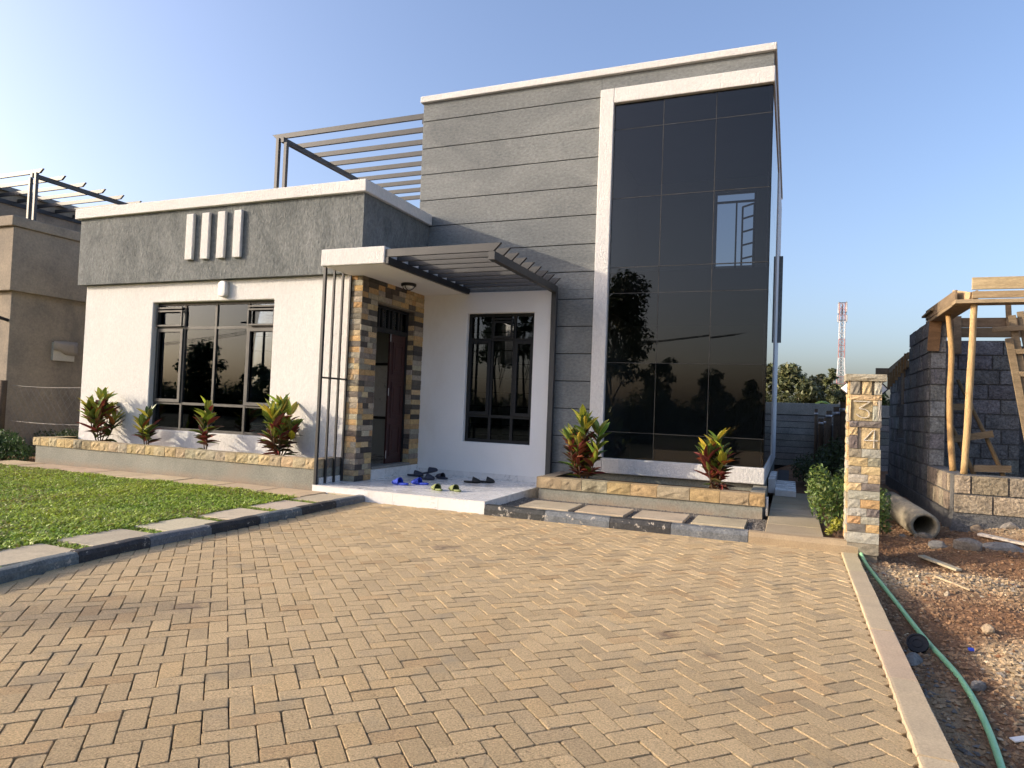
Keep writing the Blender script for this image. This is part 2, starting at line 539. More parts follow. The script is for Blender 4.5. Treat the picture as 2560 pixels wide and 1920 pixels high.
def inst(name, me, parent, loc, rot=(0, 0, 0), sc=(1, 1, 1), color=None):
    """an object sharing mesh data, placed in world coordinates"""
    o = bpy.data.objects.new(name, me)
    C.objects.link(o)
    o.parent = parent
    o.location = Vector(loc) - (wl(parent) if parent is not None else Vector((0, 0, 0)))
    o.rotation_euler = rot
    o.scale = sc
    if color is not None: o.color = (*color, 1)
    return o


def copy_tree(o, parent=None):
    c = o.copy(); C.objects.link(c); c.parent = parent
    for ch in list(o.children): copy_tree(ch, c)
    return c


def jit(c, a=.12):
    k = 1 + random.uniform(-a, a)
    return tuple(max(0, x * k * (1 + random.uniform(-.04, .04))) for x in c)


def set_col(me, cols):
    """per-vertex colour attribute named col (n,3)"""
    a = me.color_attributes.new('col', 'FLOAT_COLOR', 'POINT')
    c = np.ones((len(me.vertices), 4), np.float32)
    c[:, :3] = cols
    a.data.foreach_set('color', c.ravel())


def np_mesh(name, verts, faces, mat, parent=None, cols=None, smooth=False):
    """fast mesh: verts (n,3), faces (m,k)"""
    off = np.array(wl(parent)) if parent is not None else np.zeros(3)
    verts = np.asarray(verts, np.float32) - off.astype(np.float32)
    faces = np.asarray(faces, np.int32)
    me = bpy.data.meshes.new(name)
    me.vertices.add(len(verts)); me.vertices.foreach_set('co', verts.ravel())
    m, k = faces.shape
    me.loops.add(m * k); me.loops.foreach_set('vertex_index', faces.ravel())
    me.polygons.add(m)
    me.polygons.foreach_set('loop_start', np.arange(0, m * k, k, dtype=np.int32))
    me.update(calc_edges=True)
    if cols is not None: set_col(me, cols)
    if smooth: me.shade_smooth()
    else: me.shade_flat()
    me.materials.append(mat)
    o = bpy.data.objects.new(name, me)
    C.objects.link(o); o.parent = parent
    return o


# unit split-faced stone: x and z span -.5...5, front at y=-1, back at y=0
def stone_mesh(k, rough=.22, nx=4, nz=3):
    r = random.Random(100 + k)
    vs, fs = [], []
    for j in range(nz + 1):
        for i in range(nx + 1):
            x, z = i / nx - .5, j / nz - .5
            edge = i in (0, nx) or j in (0, nz)
            if not edge: x += r.uniform(-.08, .08); z += r.uniform(-.10, .10)
            y = -1 + (rough * .9 if edge else 0) + r.uniform(-rough, rough) * (.35 if edge else 1)
            vs.append((x, y, z))
    for j in range(nz):
        for i in range(nx):
            a = j * (nx + 1) + i
            fs.append((a, a + 1, a + nx + 2, a + nx + 1))
    ring = [i for i in range(nx + 1)] + [(j + 1) * (nx + 1) - 1 + 0 for j in range(1, nz + 1)]
    ring = [i for i in range(nx)] + [j * (nx + 1) + nx for j in range(nz)] + [nz * (nx + 1) + i for i in range(nx, 0, -1)] + [j * (nx + 1) for j in range(nz, 0, -1)]
    n0 = len(vs)
    for q in ring: vs.append((vs[q][0], 0, vs[q][2]))
    L = len(ring)
    for q in range(L):
        fs.append((ring[(q + 1) % L], ring[q], n0 + q, n0 + (q + 1) % L))
    me = bpy.data.meshes.new('stone_shape')
    me.from_pydata(vs, [], fs)
    return me


def mesh_with(mes, mat):
    out = []
    for m in mes:
        m = m.copy(); m.materials.clear(); m.materials.append(mat); out.append(m)
    return out


_raw = [stone_mesh(k) for k in range(8)]
STONES = mesh_with([stone_mesh(k, .15) for k in range(8)], STONE)
COPINGS = mesh_with([stone_mesh(k + 40, .035) for k in range(8)], COPING)
BLOCKS = mesh_with([stone_mesh(k + 20, .14) for k in range(6)], BLOCK)
OCHRE = [(.58, .40, .20), (.54, .41, .23), (.52, .35, .17), (.56, .45, .27)]
GREYS = [(.30, .26, .205), (.23, .205, .17), (.36, .325, .26)]
DARKS = [(.105, .094, .082), (.14, .122, .10), (.082, .075, .068)]
PALES = [(.42, .385, .31), (.37, .35, .29), (.46, .41, .31)]


def stone_col(w=(5, 3, 2, 3)):
    return jit(random.choice(random.choices((OCHRE, GREYS, DARKS, PALES), w)[0]), .15)


def face_stone(parent, meshes, c, w, h, d, ang, color, name='stone'):
    """stone on a wall face: c = centre on the wall plane, ang turns the outward -y normal about z"""
    return inst(name, random.choice(meshes), parent, c, (0, 0, ang), (w, d, h), color)


# ------------------------------------------------------------------ ground sheet
def smoothstep(a, b, x):
    t = np.clip((x - a) / (b - a), 0, 1)
    return t * t * (3 - 2 * t)


def vnoise(x, y, seed=0):
    """cheap value noise on arrays"""
    r = np.random.default_rng(seed).random((64, 64))
    xi, yi = np.floor(x).astype(int), np.floor(y).astype(int)
    fx, fy = x - xi, y - yi
    fx, fy = fx * fx * (3 - 2 * fx), fy * fy * (3 - 2 * fy)
    g = lambda a, b: r[a % 64, b % 64]
    return (g(xi, yi) * (1 - fx) + g(xi + 1, yi) * fx) * (1 - fy) + (g(xi, yi + 1) * (1 - fx) + g(xi + 1, yi + 1) * fx) * fy


def ground_h(x, y):
    x = np.asarray(x, float); y = np.asarray(y, float)
    base = np.full(np.broadcast(x, y).shape, -.16)
    side = np.where(y < 7.6, -.075 - .042 * np.clip(7.6 - y, 0, 7), -.075 + .03 * np.clip(y - 7.6, 0, 3))
    rightm = smoothstep(.60, .68, x) * smoothstep(14, 11, x) * smoothstep(-3, -1, y) * smoothstep(30, 22, y)
    rough = (vnoise(x * 1.3 + 7, y * 1.3 + 3, 1) - .5) * .10 + (vnoise(x * 4.1, y * 4.1, 2) - .5) * .045 + (vnoise(x * 11, y * 11, 3) - .5) * .022
    ramp_in = smoothstep(.62, .95, x)
    mound = .06 * np.exp(-((x - 1.35) ** 2 / .4 + (y - 8.7) ** 2 / .03)) + .10 * np.exp(-((x - 2.0) ** 2 / .25 + (y - 8.2) ** 2 / .06))
    mound += .12 * np.exp(-((x - 2.6) ** 2 / .5 + (y - 9.5) ** 2 / .08))
    right = side + rough * ramp_in + mound * ramp_in
    z = base * (1 - rightm) + right * rightm
    # soil strip beside the house and left garden
    strip = smoothstep(-.4, -.2, x) * smoothstep(.72, .60, x) * smoothstep(7.6, 7.75, y)
    z = z * (1 - strip) + .055 * strip
    left = smoothstep(-11.4, -11.8, x) * smoothstep(0, 2, y)
    z = z * (1 - left) + .03 * left
    return z


xs = np.unique(np.round(np.concatenate([[-1500, -600, -250, -120, -70, -45, -30, -22], np.arange(-17, .4, .5), np.arange(.4, 4.4, .05),
                                        np.arange(4.4, 8, .4), [10, 14, 20, 30, 50, 90, 180, 400, 900, 1500]]), 3))
ys = np.unique(np.round(np.concatenate([[-1500, -600, -250, -120, -70, -45, -30, -20, -12, -7, -4, -2, -1, 0, .5, 1], np.arange(1.2, 11, .05),
                                        np.arange(11, 24, .4), [26, 30, 36, 45, 60, 90, 150, 300, 700, 1500]]), 3))
GX, GY = np.meshgrid(xs, ys, indexing='ij')
GZ = ground_h(GX, GY)
ni, nj = GX.shape
I = np.arange(ni * nj).reshape(ni, nj)
gf = np.stack([I[:-1, :-1], I[1:, :-1], I[1:, 1:], I[:-1, 1:]], -1).reshape(-1, 4)
def site_tone(x, y):
    """how stony and pale the site ground is (0 red earth, 1 tan rubble)"""
    d = .16 + .80 * np.exp(-((y - 7.15 - .12 * (x - 1)) / .42) ** 2) * smoothstep(2.6, 1.6, x)
    d = d + .85 * smoothstep(1.02, 1.3, x) * smoothstep(6.0, 5.2, y - .25 * (x - 1.2))
    d = d + .45 * np.exp(-((y - 9.6) / .3) ** 2) * smoothstep(1.9, 2.3, x)
    d = d + .30 * smoothstep(.95, .8, x) * smoothstep(5.4, 4.6, y)
    return np.clip(d + (vnoise(x * 2.3, y * 2.3, 41) - .5) * .5, 0, 1)


GT = site_tone(GX, GY).reshape(-1, 1)
ground = struct(np_mesh('ground', np.stack([GX, GY, GZ], -1).reshape(-1, 3), gf, GROUND, smooth=True, cols=np.repeat(GT, 3, 1)))

# ------------------------------------------------------------------ driveway of herringbone pavers
drive = struct(MB().box(-5.2, .60, -2.0, 7.6, -.09, -.022).build('driveway', BED))


def paver_mesh(k):
    r = random.Random(500 + k)
    L, W = .1954 / 2, .0955 / 2
    c = .007

    def ring(ins, z, j):
        l, w = L - ins, W - ins
        cc = c + ins * .2
        p = [(-l + cc, -w), (l - cc, -w), (l, -w + cc), (l, w - cc), (l - cc, w), (-l + cc, w), (-l, w - cc), (-l, -w + cc)]
        return [(x + r.uniform(-j, j), y + r.uniform(-j, j), z + r.uniform(-j, j) * .6) for x, y in p]
    vs = ring(0, -.05, .0004) + ring(0, -.0042, .0011) + ring(.0022, 0.0, .0011)
    fs = []
    for a in (0, 8):
        for i in range(8):
            fs.append((a + i, a + (i + 1) % 8, a + 8 + (i + 1) % 8, a + 8 + i))
    fs.append(tuple(range(16, 24)))
    me = bpy.data.meshes.new('paver_shape')
    me.from_pydata(vs, [], fs)
    me.materials.append(PAVER)
    set_col(me, np.ones((len(vs), 3)))
    return me


PAVERS = [paver_mesh(k) for k in range(8)]
LEFT_EDGE = [(1.0, -4.35), (1.8, -4.55), (2.4, -4.68), (2.9, -4.80), (3.45, -4.92), (4.0, -4.98), (5.1, -5.0), (6.3, -5.04), (7.6, -5.09)]


def left_edge(y):
    return float(np.interp(y, [p[0] for p in LEFT_EDGE], [p[1] for p in LEFT_EDGE]))


cells = []
s2 = math.sqrt(.5)
for i in range(-130, 131):
    for j in range(-130, 131):
        m4 = (i - j) % 4
        if m4 == 0: a, b, rot = (i + 1) * .1, (j + .5) * .1, 0
        elif m4 == 3: a, b, rot = (i + .5) * .1, (j + 1) * .1, math.pi / 2
        else: continue
        x, y = (a - b) * s2 - 2.3, (a + b) * s2 + 3.4
        if -1.9 < y < 7.56 and left_edge(y) - .06 < x < .52:
            cells.append((x, y, rot + math.pi / 4))


def in_view(p, mx=1.05):
    d = Vector(p) - EYE
    z = d.dot(fwd)
    if z <= .1: return False
    return abs(d.dot(rgt) / z) < .7497 * mx and abs(d.dot(upv) / z) < .5623 * mx


def paver_tone():
    k = random.gauss(1.0, .05)
    h = random.random()
    c = (1, 1, 1)
    if h < .10: c = (.90, .91, .94)
    elif h < .18: c = (1.04, 1.01, .96)
    elif h < .24: c = (.94, .89, .85)
    return tuple(k * q for q in c)


cells = [(x, y, r_, paver_tone(), random.uniform(-.0020, .0018), random.uniform(-.012, .012), random.uniform(-.009, .009), random.uniform(-.012, .012)) for x, y, r_ in cells]
vis = sorted([c for c in cells if in_view((c[0], c[1], 0), 1.0)], key=lambda c: math.hypot(c[0], c[1]))
near = vis[:300]
near_set = set(id(c) for c in near)
for c in near:
    inst('paver', random.choice(PAVERS), drive, (c[0], c[1], c[4]), (c[5], c[6], c[2] + c[7]), (1, 1, 1), c[3])
# the remaining pavers, real geometry joined
pv = [np.array([v.co[:] for v in m.vertices]) for m in PAVERS]
allv, allf, allc = [], [], []
quads = []
for a in (0, 8):
    for i in range(8): quads.append((a + i, a + (i + 1) % 8, a + 8 + (i + 1) % 8, a + 8 + i))
quads += [(16, 17, 22, 23), (17, 18, 21, 22), (18, 19, 20, 21)]
quads = np.array(quads)
nb = 0
for c in cells:
    if id(c) in near_set: continue
    v = pv[random.randrange(8)]
    R3 = np.array(Euler((c[5], c[6], c[2] + c[7])).to_matrix())
    allv.append(v @ R3.T + np.array((c[0], c[1], c[4])))
    allf.append(quads + nb); nb += len(v)
    allc.append(np.tile(c[3], (len(v), 1)))
rest = np_mesh('paver_field', np.concatenate(allv), np.concatenate(allf), PAVER, drive, np.concatenate(allc))
rest['kind'] = 'stuff'

# ------------------------------------------------------------------ kerbs and slab paths
kl = thing('kerb', '', '')
for k in ('label', 'category'): del kl[k]
struct(kl)
GBLUE, BLK = (.165, .178, .188), (.052, .052, .053)
BARE = (.80, .78, .74)


def kerb_run(parent, pts, w, z0, z1, cols, mat, seg=.6, rnd=.02, side=1):
    """kerb stones along a polyline; the polyline is the front foot, the stone goes back by w (to the left when side=1)"""
    P = [Vector((p[0], p[1], 0)) for p in pts]
    cum = [0]
    for a, b in zip(P, P[1:]): cum.append(cum[-1] + (b - a).length)

    def at(s):
        for i in range(len(P) - 1):
            if s <= cum[i + 1] or i == len(P) - 2:
                return P[i] + (P[i + 1] - P[i]) * ((s - cum[i]) / (cum[i + 1] - cum[i]))
    s = 0; k = 0
    while s < cum[-1] - .05:
        e = min(s + seg * random.uniform(.97, 1.03), cum[-1])
        n = 5
        vs, fs = [], []
        for q in range(n + 1):
            t = s + .003 + (e - s - .006) * q / n
            p = at(t); d = (at(min(t + .02, cum[-1])) - at(max(t - .02, 0))).normalized()
            nv = Vector((-d.y, d.x, 0)) * side
            jz = random.uniform(-.004, .004)
            prof = [(0.0, z0), (0.004, z1 - rnd * 1.4), (rnd * .9, z1 - rnd * .15 + jz), (rnd * 1.9, z1 + jz), (w - .006, z1 + jz), (w, z1 - .008), (w, z0)]
            for (o, z) in prof: vs.append(p + nv * (o + random.uniform(-.0018, .0018)) + Vector((0, 0, z)))
        m = 7
        for q in range(n):
            for r in range(m): fs.append((q * m + r, q * m + (r + 1) % m, (q + 1) * m + (r + 1) % m, (q + 1) * m + r))
        fs.append(tuple(range(m))); fs.append(tuple(n * m + r for r in range(m - 1, -1, -1)))
        o = MB().add(vs, fs).build('kerb_stone', mat, parent)
        o.color = (*jit(cols[k % len(cols)], .04), 1)
        s = e; k += 1


kerb_run(kl, [(p[1], p[0]) for p in LEFT_EDGE], .105, -.08, .085, [BLK, GBLUE], KERBP, .66, .025, 1)
kf = thing('kerb', '', '')
for k in ('label', 'category'): del kf[k]
struct(kf)
xq = [-3.375, -2.61, -1.84, -1.17, -.38, .64]
for i in range(5):
    kerb_run(kf, [(xq[i], 7.50), (xq[i + 1], 7.50)], .13, -.08, .115, [[BLK, GBLUE, BLK, GBLUE, BARE][i]], KERBP if i < 4 else KERBM, 2.0, .035, 1)
kr = thing('kerb', '', '')
for k in ('label', 'category'): del kr[k]
struct(kr)
kerb_run(kr, [(.480, 7.46), (.480, -1.9)], .145, -.30, .012, [(1, 1, 1), (.96, .96, .95), (1.02, 1.01, 1.0)], KERBM, .87, .012, 1)

path_l = struct(MB().prism([(-5.62, 1.2)] + [(p[1] - .11, p[0]) for p in LEFT_EDGE if p[0] > 1.1 and p[0] < 7.5] + [(-5.19, 7.54), (-5.62, 7.54)], 'z', -.05, .030).build('path', REDSOIL))


def slab(parent, x0, x1, y0, y1, z0, z1, tone=(1, 1, 1), name='slab'):
    o = MB().box(x0, x1, y0, y1, z0, z1).build(name, SLABM, parent, bevel=.006)
    o.color = (*jit(tone, .08), 1)
    return o


for k in range(-2, 7):
    y0 = 3.08 + .745 * k
    dx = left_edge(y0 + .3) + .115 + 5.0 - .115
    slab(path_l, -5.60 + dx * .8, -5.115 + dx * .9, y0, min(y0 + .60, 7.53), .0, .072)
path_f = struct(MB().box(-11.9, -5.66, 6.98, 7.62, -.05, .045).build('path', REDSOIL))
x = -12.1
while x < -6.0:
    w = random.uniform(.78, .82)
    slab(path_f, x, min(x + w - .03, -5.70), 7.04 + random.uniform(-.02, .02), 7.54, .0, .075 + random.uniform(-.004, .004), (1.0, .92, .84))
    x += w
# gravel bed with slabs in front of the right planter
path_r = struct(MB().box(-3.385, -.20, 7.62, 8.9, -.05, .052).build('path', M('gravel_bed', (.16, .145, .125), (.10, .092, .082), fine=90, speck=.5, bst=1, bdist=.02)))
for (a, b) in ((-3.09, -2.45), (-2.37, -1.78), (-1.68, -1.10), (-1.01, -.44)):
    slab(path_r, a, b, 7.92, 8.52, .02, .088, (1.02, .98, .95))
    slab(path_r, a - .02, b + .01, 7.645, 7.83, .02, .086, (.95, .90, .82))
path_s = struct(MB().box(-.235, .345, 7.64, 17.5, -.05, .05).build('path', M('dark_path_base', (.075, .07, .066), (.05, .048, .045), speck=.4, bst=.8)))
yy = [7.66, 8.32, 9.33, 9.83, 10.33, 10.97, 11.9]
for a, b in zip(yy, yy[1:]):
    slab(path_s, -.225, .34, a + .006, b - .012, .02, .10, (.80, .78, .74))

# ------------------------------------------------------------------ main house
H = thing('house', 'grey and white two-storey house with a tall dark glass front and stone-clad entrance', 'house', (-6, 9, 0))
# --- wing
wing_wall = MB().wall('y', 8.2, 8.4, -11.5, -5.93, -.05, 3.13, [(-9.86, -7.33, .70, 2.80)]).build('wall', WHITE, H, .012)
MB().wall('x', -11.499, -11.3, 8.402, 14.0, -.05, 3.13).build('wall', WHITE, H)
MB().wall('x', -5.93, -5.732, 8.2, 9.995, .0, 3.12, [(8.58, 9.68, .31, 2.78)]).build('wall', GROUT, H)
MB().box(-11.3, -5.94, 13.8, 14.0, 0, 3.13).build('wall', ROOFIN, H)
MB().box(-11.3, -5.94, 8.41, 13.79, .20, .30).build('room_floor', TILE, H)
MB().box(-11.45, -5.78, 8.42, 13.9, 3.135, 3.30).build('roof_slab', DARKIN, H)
# fascia band and cap
fas = MB()
fas.box(-11.61, -5.712, 8.11, 8.30, 3.13, 4.285)
fas.box(-5.91, -5.7125, 8.3, 9.985, 3.131, 4.284)
fas.box(-11.608, -11.42, 8.3, 14.1, 3.131, 4.284)
fas.build('fascia', GREY_V, H)
cp = MB()
cp.prism([(-11.70, 8.05), (-5.655, 8.05), (-5.655, 9.985), (-5.95, 9.985), (-5.95, 8.36), (-11.36, 8.36), (-11.36, 14.2), (-11.70, 14.2)], 'z', 4.285, 4.460)
cp.build('parapet_cap', WHITE, H, .012, seg=2)
for k, xc in enumerate((-8.985, -8.655, -8.325, -7.995)):
    o = MB().box(xc - .078, xc + .078, 8.055, 8.109, 3.45 - .002 * k, 4.19 - .002 * k).build('fin', WHITE, H, .012, seg=2)
# bulkhead lamp on the front wall
cap_v = [(-8.31 + math.cos(a) * .082, 2.975 + math.sin(a) * .055 + (.075 if math.sin(a) > 0 else -.075)) for a in [math.pi * 2 * q / 28 for q in range(28)]]
lam = MB().prism(cap_v, 'y', 8.12, 8.199).build('bulkhead_lamp', WPLAST, H, .022, True, seg=3)


# --- casement windows
def window(parent, plane_y, xs_, zs_, mats, vent=(), casement=(), fw=.045, fd=.05, open_vent=()):
    """frame mesh with panes; xs_, zs_ are the grid lines; (col,row) cells in casement get a sash"""
    f = MB()
    y0, y1 = plane_y, plane_y + fd
    x0, x1, z0, z1 = xs_[0], xs_[-1], zs_[0], zs_[-1]
    for i, xx in enumerate(xs_):
        a, b = (xx, xx + fw) if i == 0 else (xx - fw, xx) if i == len(xs_) - 1 else (xx - fw * .45, xx + fw * .45)
        f.box(a, b, y0, y1, z0, z1)
    for j, zz in enumerate(zs_):
        a, b = (zz, zz + fw) if j == 0 else (zz - fw, zz) if j == len(zs_) - 1 else (zz - fw * .45, zz + fw * .45)
        for i in range(len(xs_) - 1):
            f.box(xs_[i] + fw * .45, xs_[i + 1] - fw * .45, y0 + .003, y1 - .003, a, b)
    w = f.build('window', mats[0], parent)
    for i in range(len(xs_) - 1):
        for j in range(len(zs_) - 1):
            a, b, c, d = xs_[i] + fw * .45, xs_[i + 1] - fw * .45, zs_[j] + fw * .45, zs_[j + 1] - fw * .45
            if (i, j) in casement:
                s = MB(); t = .048
                s.wall('y', y0 - .022, y0 + .018, a - .008, b + .008, c - .008, d + .008, [(a + t, b - t, c + t, d - t)])
                s.build('sash', mats[1], w, .004)
            if (i, j) in open_vent:
                s = MB(); zt = c + (d - c) * .72
                s.bar(((a + b) / 2, y0 - .03, zt), ((a + b) / 2, y0 - .03, zt + .001), .01, .01)
                s = MB().wall('y', y0 - .05, y0 - .02, a, b, c, zt, [(a + .03, b - .03, c + .03, zt - .03)])
                s.box(a, b, y0 - .05, y0 - .005, zt + .02, zt + .05)
                s.build('vent_sash', mats[1], w, .003)
            p = MB().box(a - .004, b + .004, y0 + .022, y0 + .028, c - .004, d + .004).build('pane', GLASS_W, w)
            p.rotation_euler = (0, 0, 0)
    return w


window(H, 8.30, [-9.86, -9.245, -8.575, -7.91, -7.33], [.70, 1.145, 2.385, 2.80], (FRAME_W, FRAME_W),
       casement=((0, 1), (3, 1)), open_vent=((0, 2), (3, 2)))
# burglar bars behind the glass
bb = MB()
for z in (.85, 1.0, 1.32, 1.55, 1.78, 2.02, 2.25):
    bb.bar((-9.84, 8.375, z), (-7.35, 8.375, z), .012, .012)
bb.build('burglar_bars', FRAME, H)

# --- stone entrance portal
portal = MB().box(-5.955, -5.9305, 8.20, 8.42, .1, 3.10).build('entrance_portal', GROUT, H)
CH = .0803
nrow = 37
for r in range(nrow):
    z = .15 + CH * (r + .5)
    # narrow sunlit front face
    xs0, xs1 = -5.955, -5.718
    cuts = [xs0, xs1] if random.random() < .6 else [xs0, xs0 + (xs1 - xs0) * random.choice((.38, .62)), xs1]
    for a, b in zip(cuts, cuts[1:]):
        face_stone(portal, STONES, ((a + b) / 2, 8.2, z), b - a - .004, CH - .004, random.uniform(.016, .026), 0, stone_col((6, 4, 0.15, 4)))
    # side face left of the door
    y = 8.18
    first = True
    while y < 8.575:
        w = random.uniform(.09, .16) if (first and r % 2) else random.uniform(.13, .25)
        e = y + w
        if 8.585 - e < .07: e = 8.585
        face_stone(portal, STONES, (-5.732, (y + e) / 2, z), e - y - .004, CH - .004, random.uniform(.014, .024), math.pi / 2, stone_col((4, 3, 3, 2)))
        y = e; first = False
    # right of the door: outer face and reveal
    face_stone(portal, STONES, (-5.732, 9.83, z), .31, CH - .004, random.uniform(.014, .022), math.pi / 2, stone_col((4, 3, 3, 2)))
    if z > .33 and z < 2.76:
        face_stone(portal, STONES, (-5.815, 9.679, z), .165, CH - .004, random.uniform(.012, .018), 0, stone_col((4, 3, 3, 2)))
    if z > 2.80:
        y = 8.59 + (.12 if r % 2 else 0)
        prev = 8.585
        while prev < 9.67:
            e = min(prev + random.uniform(.17, .26), 9.675)
            if 9.675 - e < .08: e = 9.675
            face_stone(portal, STONES, (-5.732, (prev + e) / 2, z), e - prev - .004, CH - .004, random.uniform(.014, .024), math.pi / 2, stone_col((4, 3, 3, 2)))
            prev = e
# door frame, transom and the standing leaf
df = MB()
df.box(-5.90, -5.83, 8.585, 8.625, .33, 2.775); df.box(-5.90, -5.83, 9.62, 9.66, .33, 2.775)
df.box(-5.90, -5.83, 8.625, 9.62, 2.735, 2.775); df.box(-5.90, -5.83, 8.625, 9.62, 2.37, 2.44)
for y in (8.80, 8.90, 9.08, 9.18, 9.36, 9.44):
    df.box(-5.892, -5.84, y, y + .045, 2.44, 2.735)
dframe = df.build('door_frame', FRAME, H)
MB().box(-5.868, -5.862, 8.62, 9.62, 2.44, 2.74).build('pane', GLASS_W, dframe)
leaf_ = MB().box(-5.885, -5.845, 9.175, 9.618, .335, 2.368).build('door', DOORM, H, .004)
for (a, b) in ((.45, .95), (1.05, 1.62), (1.74, 2.25)):
    p = MB().wall('x', -5.8445, -5.832, 9.245, 9.555, a, b, [(9.285, 9.515, a + .05, b - .05)])
    p.box(-5.8445, -5.836, 9.315, 9.485, a + .09, b - .09)
    p.build('panel', DOORM, leaf_, .003)
hn = MB()
for z in (.42, 1.40, 2.25): hn.tube([(-5.845, 9.172, z), (-5.845, 9.172, z + .12)], .008, 8)
hn.build('hinge', STEEL, leaf_)
# other leaf swung open into the room
lf2 = MB().box(-6.42, -5.905, 8.60, 8.635, .335, 2.368).build('door', DOORM, H, .004)
# step at the door
stp = MB().box(-5.93, -5.70, 8.59, 9.995, .14, .295).build('door_step', TILE, H, .003)
MB().box(-5.95, -5.69, 8.587, 9.66, .296, .335).build('threshold', CONC, H, .004)
# room seen through the open door
iw = MB().box(-9.5, -5.95, 10.9, 11.0, .301, 3.13).build('room_wall', ROOFIN, H)
for z in (.98, 1.98):
    MB().box(-9.4, -6.0, 10.885, 10.899, z, z + .045).build('tile_trim', SEAL, iw)
MB().box(-9.4, -6.0, 10.892, 10.8995, 1.03, 1.97).build('tile_splashback', TILE, iw)
for (xx, zz, ww) in ((-6.62, 1.30, .26), (-6.55, .62, .13)):
    MB().box(xx - ww / 2, xx + ww / 2, 10.872, 10.8905, zz - .045, zz + .045).build('socket', SEAL, iw, .003)

# --- porch: canopy, floor, screen bars, pergola
MB().box(-5.945, -4.94, 7.51, 9.992, 3.106, 3.332).build('canopy', WHITE, H, .012, seg=2)
sf = MB().box(-5.90, -4.975, 7.55, 9.98, 3.100, 3.1055).build('canopy_soffit', CEIL, H)
cl = MB()
ring = [(math.cos(a), math.sin(a)) for a in [2 * math.pi * q / 24 for q in range(24)]]
cl.prism([(-5.385 + .115 * a, 8.88 + .115 * b) for a, b in ring], 'z', 3.055, 3.099)
ceil_lamp = cl.build('ceiling_lamp', BLKPL, H, .01, True, seg=2)
dm = MB()
vs, fs = [], []
for q in range(5):
    ph = q / 4 * math.pi / 2
    for a, b in ring: vs.append((-5.385 + .088 * a * math.cos(ph), 8.88 + .088 * b * math.cos(ph), 3.054 - .045 * math.sin(ph)))
for q in range(4):
    for k in range(24): fs.append((q * 24 + k, q * 24 + (k + 1) % 24, q * 24 + 24 + (k + 1) % 24, q * 24 + 24 + k))
dm.add(vs, fs).build('lamp_glass', WPLAST, ceil_lamp, smooth=True)
cg = MB()
for a0 in (0, math.pi / 2):
    cg.tube([(-5.385 + .1 * math.cos(a0) * math.cos(t), 8.88 + .1 * math.sin(a0) * math.cos(t), 3.052 - .055 * math.sin(t)) for t in [math.pi * q / 10 for q in range(11)]], .006, 6)
cg.build('lamp_cage', BLKPL, ceil_lamp)

pf = MB().box(-5.93, -3.40, 7.57, 9.99, -.05, .140).build('porch', MORTAR, H)
tx = [-5.945, -5.205, -4.60, -4.0, -3.385]
ty = [7.545, 8.15, 8.75, 9.35, 9.938]
for a, b in zip(tx, tx[1:]):
    for c, d in zip(ty, ty[1:]):
        if b < -5.0 and c > 8.7: continue
        aa, cc = a, c
        MB().box(aa + .0012, b - .0012, cc + .0012, d - .0012, .1405, .150 + random.uniform(-.0004, .0004)).build('floor_tile', TILE, pf)
MB().box(-5.70, -5.2062, 8.7512, 9.3488, .1405, .1501).build('floor_tile', TILE, pf)
MB().box(-5.70, -5.2062, 9.3512, 9.938, .1405, .1499).build('floor_tile', TILE, pf)
for a, b in zip([-5.94, -5.28, -4.68, -4.02], [-5.28, -4.68, -4.02, -3.388]):
    MB().box(a + .0015, b - .0015, 7.548, 7.5695, -.04, .1398).build('riser_tile', TILE, pf)
for c, d in zip([7.549, 8.15, 8.75, 9.35], [8.15, 8.75, 9.35, 9.94]):
    MB().box(-3.3995, -3.386, c + .0015, d - .0015, -.04, .1398).build('riser_tile', TILE, pf)
for a, b in zip([-5.70, -5.12, -4.52, -3.92], [-5.12, -4.52, -3.92, -3.465]):
    MB().box(a + .0015, b - .0015, 9.9395, 9.9475, .151, .235).build('skirting_tile', TILE, pf)
MB().box(-5.944, -5.934, 7.68, 8.17, .151, .232).build('skirting_tile', TILE, pf)

scr = MB().box(-5.935, -5.905, 7.6, 8.185, 1.588, 1.612).build('bar_screen', METAL, H)
for k, y in enumerate((7.585, 7.79, 7.985, 8.165)):
    w = .02 if k == 0 else .0145
    MB().box(-5.92 - w, -5.92 + w, y - w, y + w, .150, 3.101).build('bar', METAL, scr, .002)

pg = MB().box(-3.46, -3.375, 7.525, 9.955, 3.085, 3.188).build('porch_pergola', METAL_T, H, .003)
for k in range(9):
    y = 7.552 + .286 * k
    r_ = MB().prism([(-4.939, 3.19), (-3.40, 3.19), (-3.30, 3.292), (-4.939, 3.292)], 'y', y - .021, y + .021)
    r_.build('rafter', METAL_T, pg, .002)
MB().box(-4.938, -4.885, 7.525, 9.97, 3.10, 3.1885).build('wall_plate', METAL, pg, .002)
MB().box(-3.452, -3.372, 9.885, 9.962, .14, 3.0845).build('post', METAL_T, pg, .003)

# --- porch wall (ground floor of the tower, painted white)
MB().wall('y', 9.948, 10.1, -5.73, -3.455, .0, 3.13, [(-4.905, -3.745, .715, 2.79)]).build('wall', WHITE_FLAT, H, .006)
window(H, 10.03, [-4.905, -4.48, -4.10, -3.745], [.715, 1.135, 2.37, 2.79], (FRAME, FRAME), casement=((0, 1), (2, 1)), open_vent=((1, 2),), fw=.05)
bb = MB()
for z in (.85, 1.0, 1.3, 1.52, 1.75, 1.98, 2.2, 2.5, 2.65):
    bb.bar((-4.88, 10.12, z), (-3.77, 10.12, z), .012, .012)
bb.build('burglar_bars', FRAME, H)

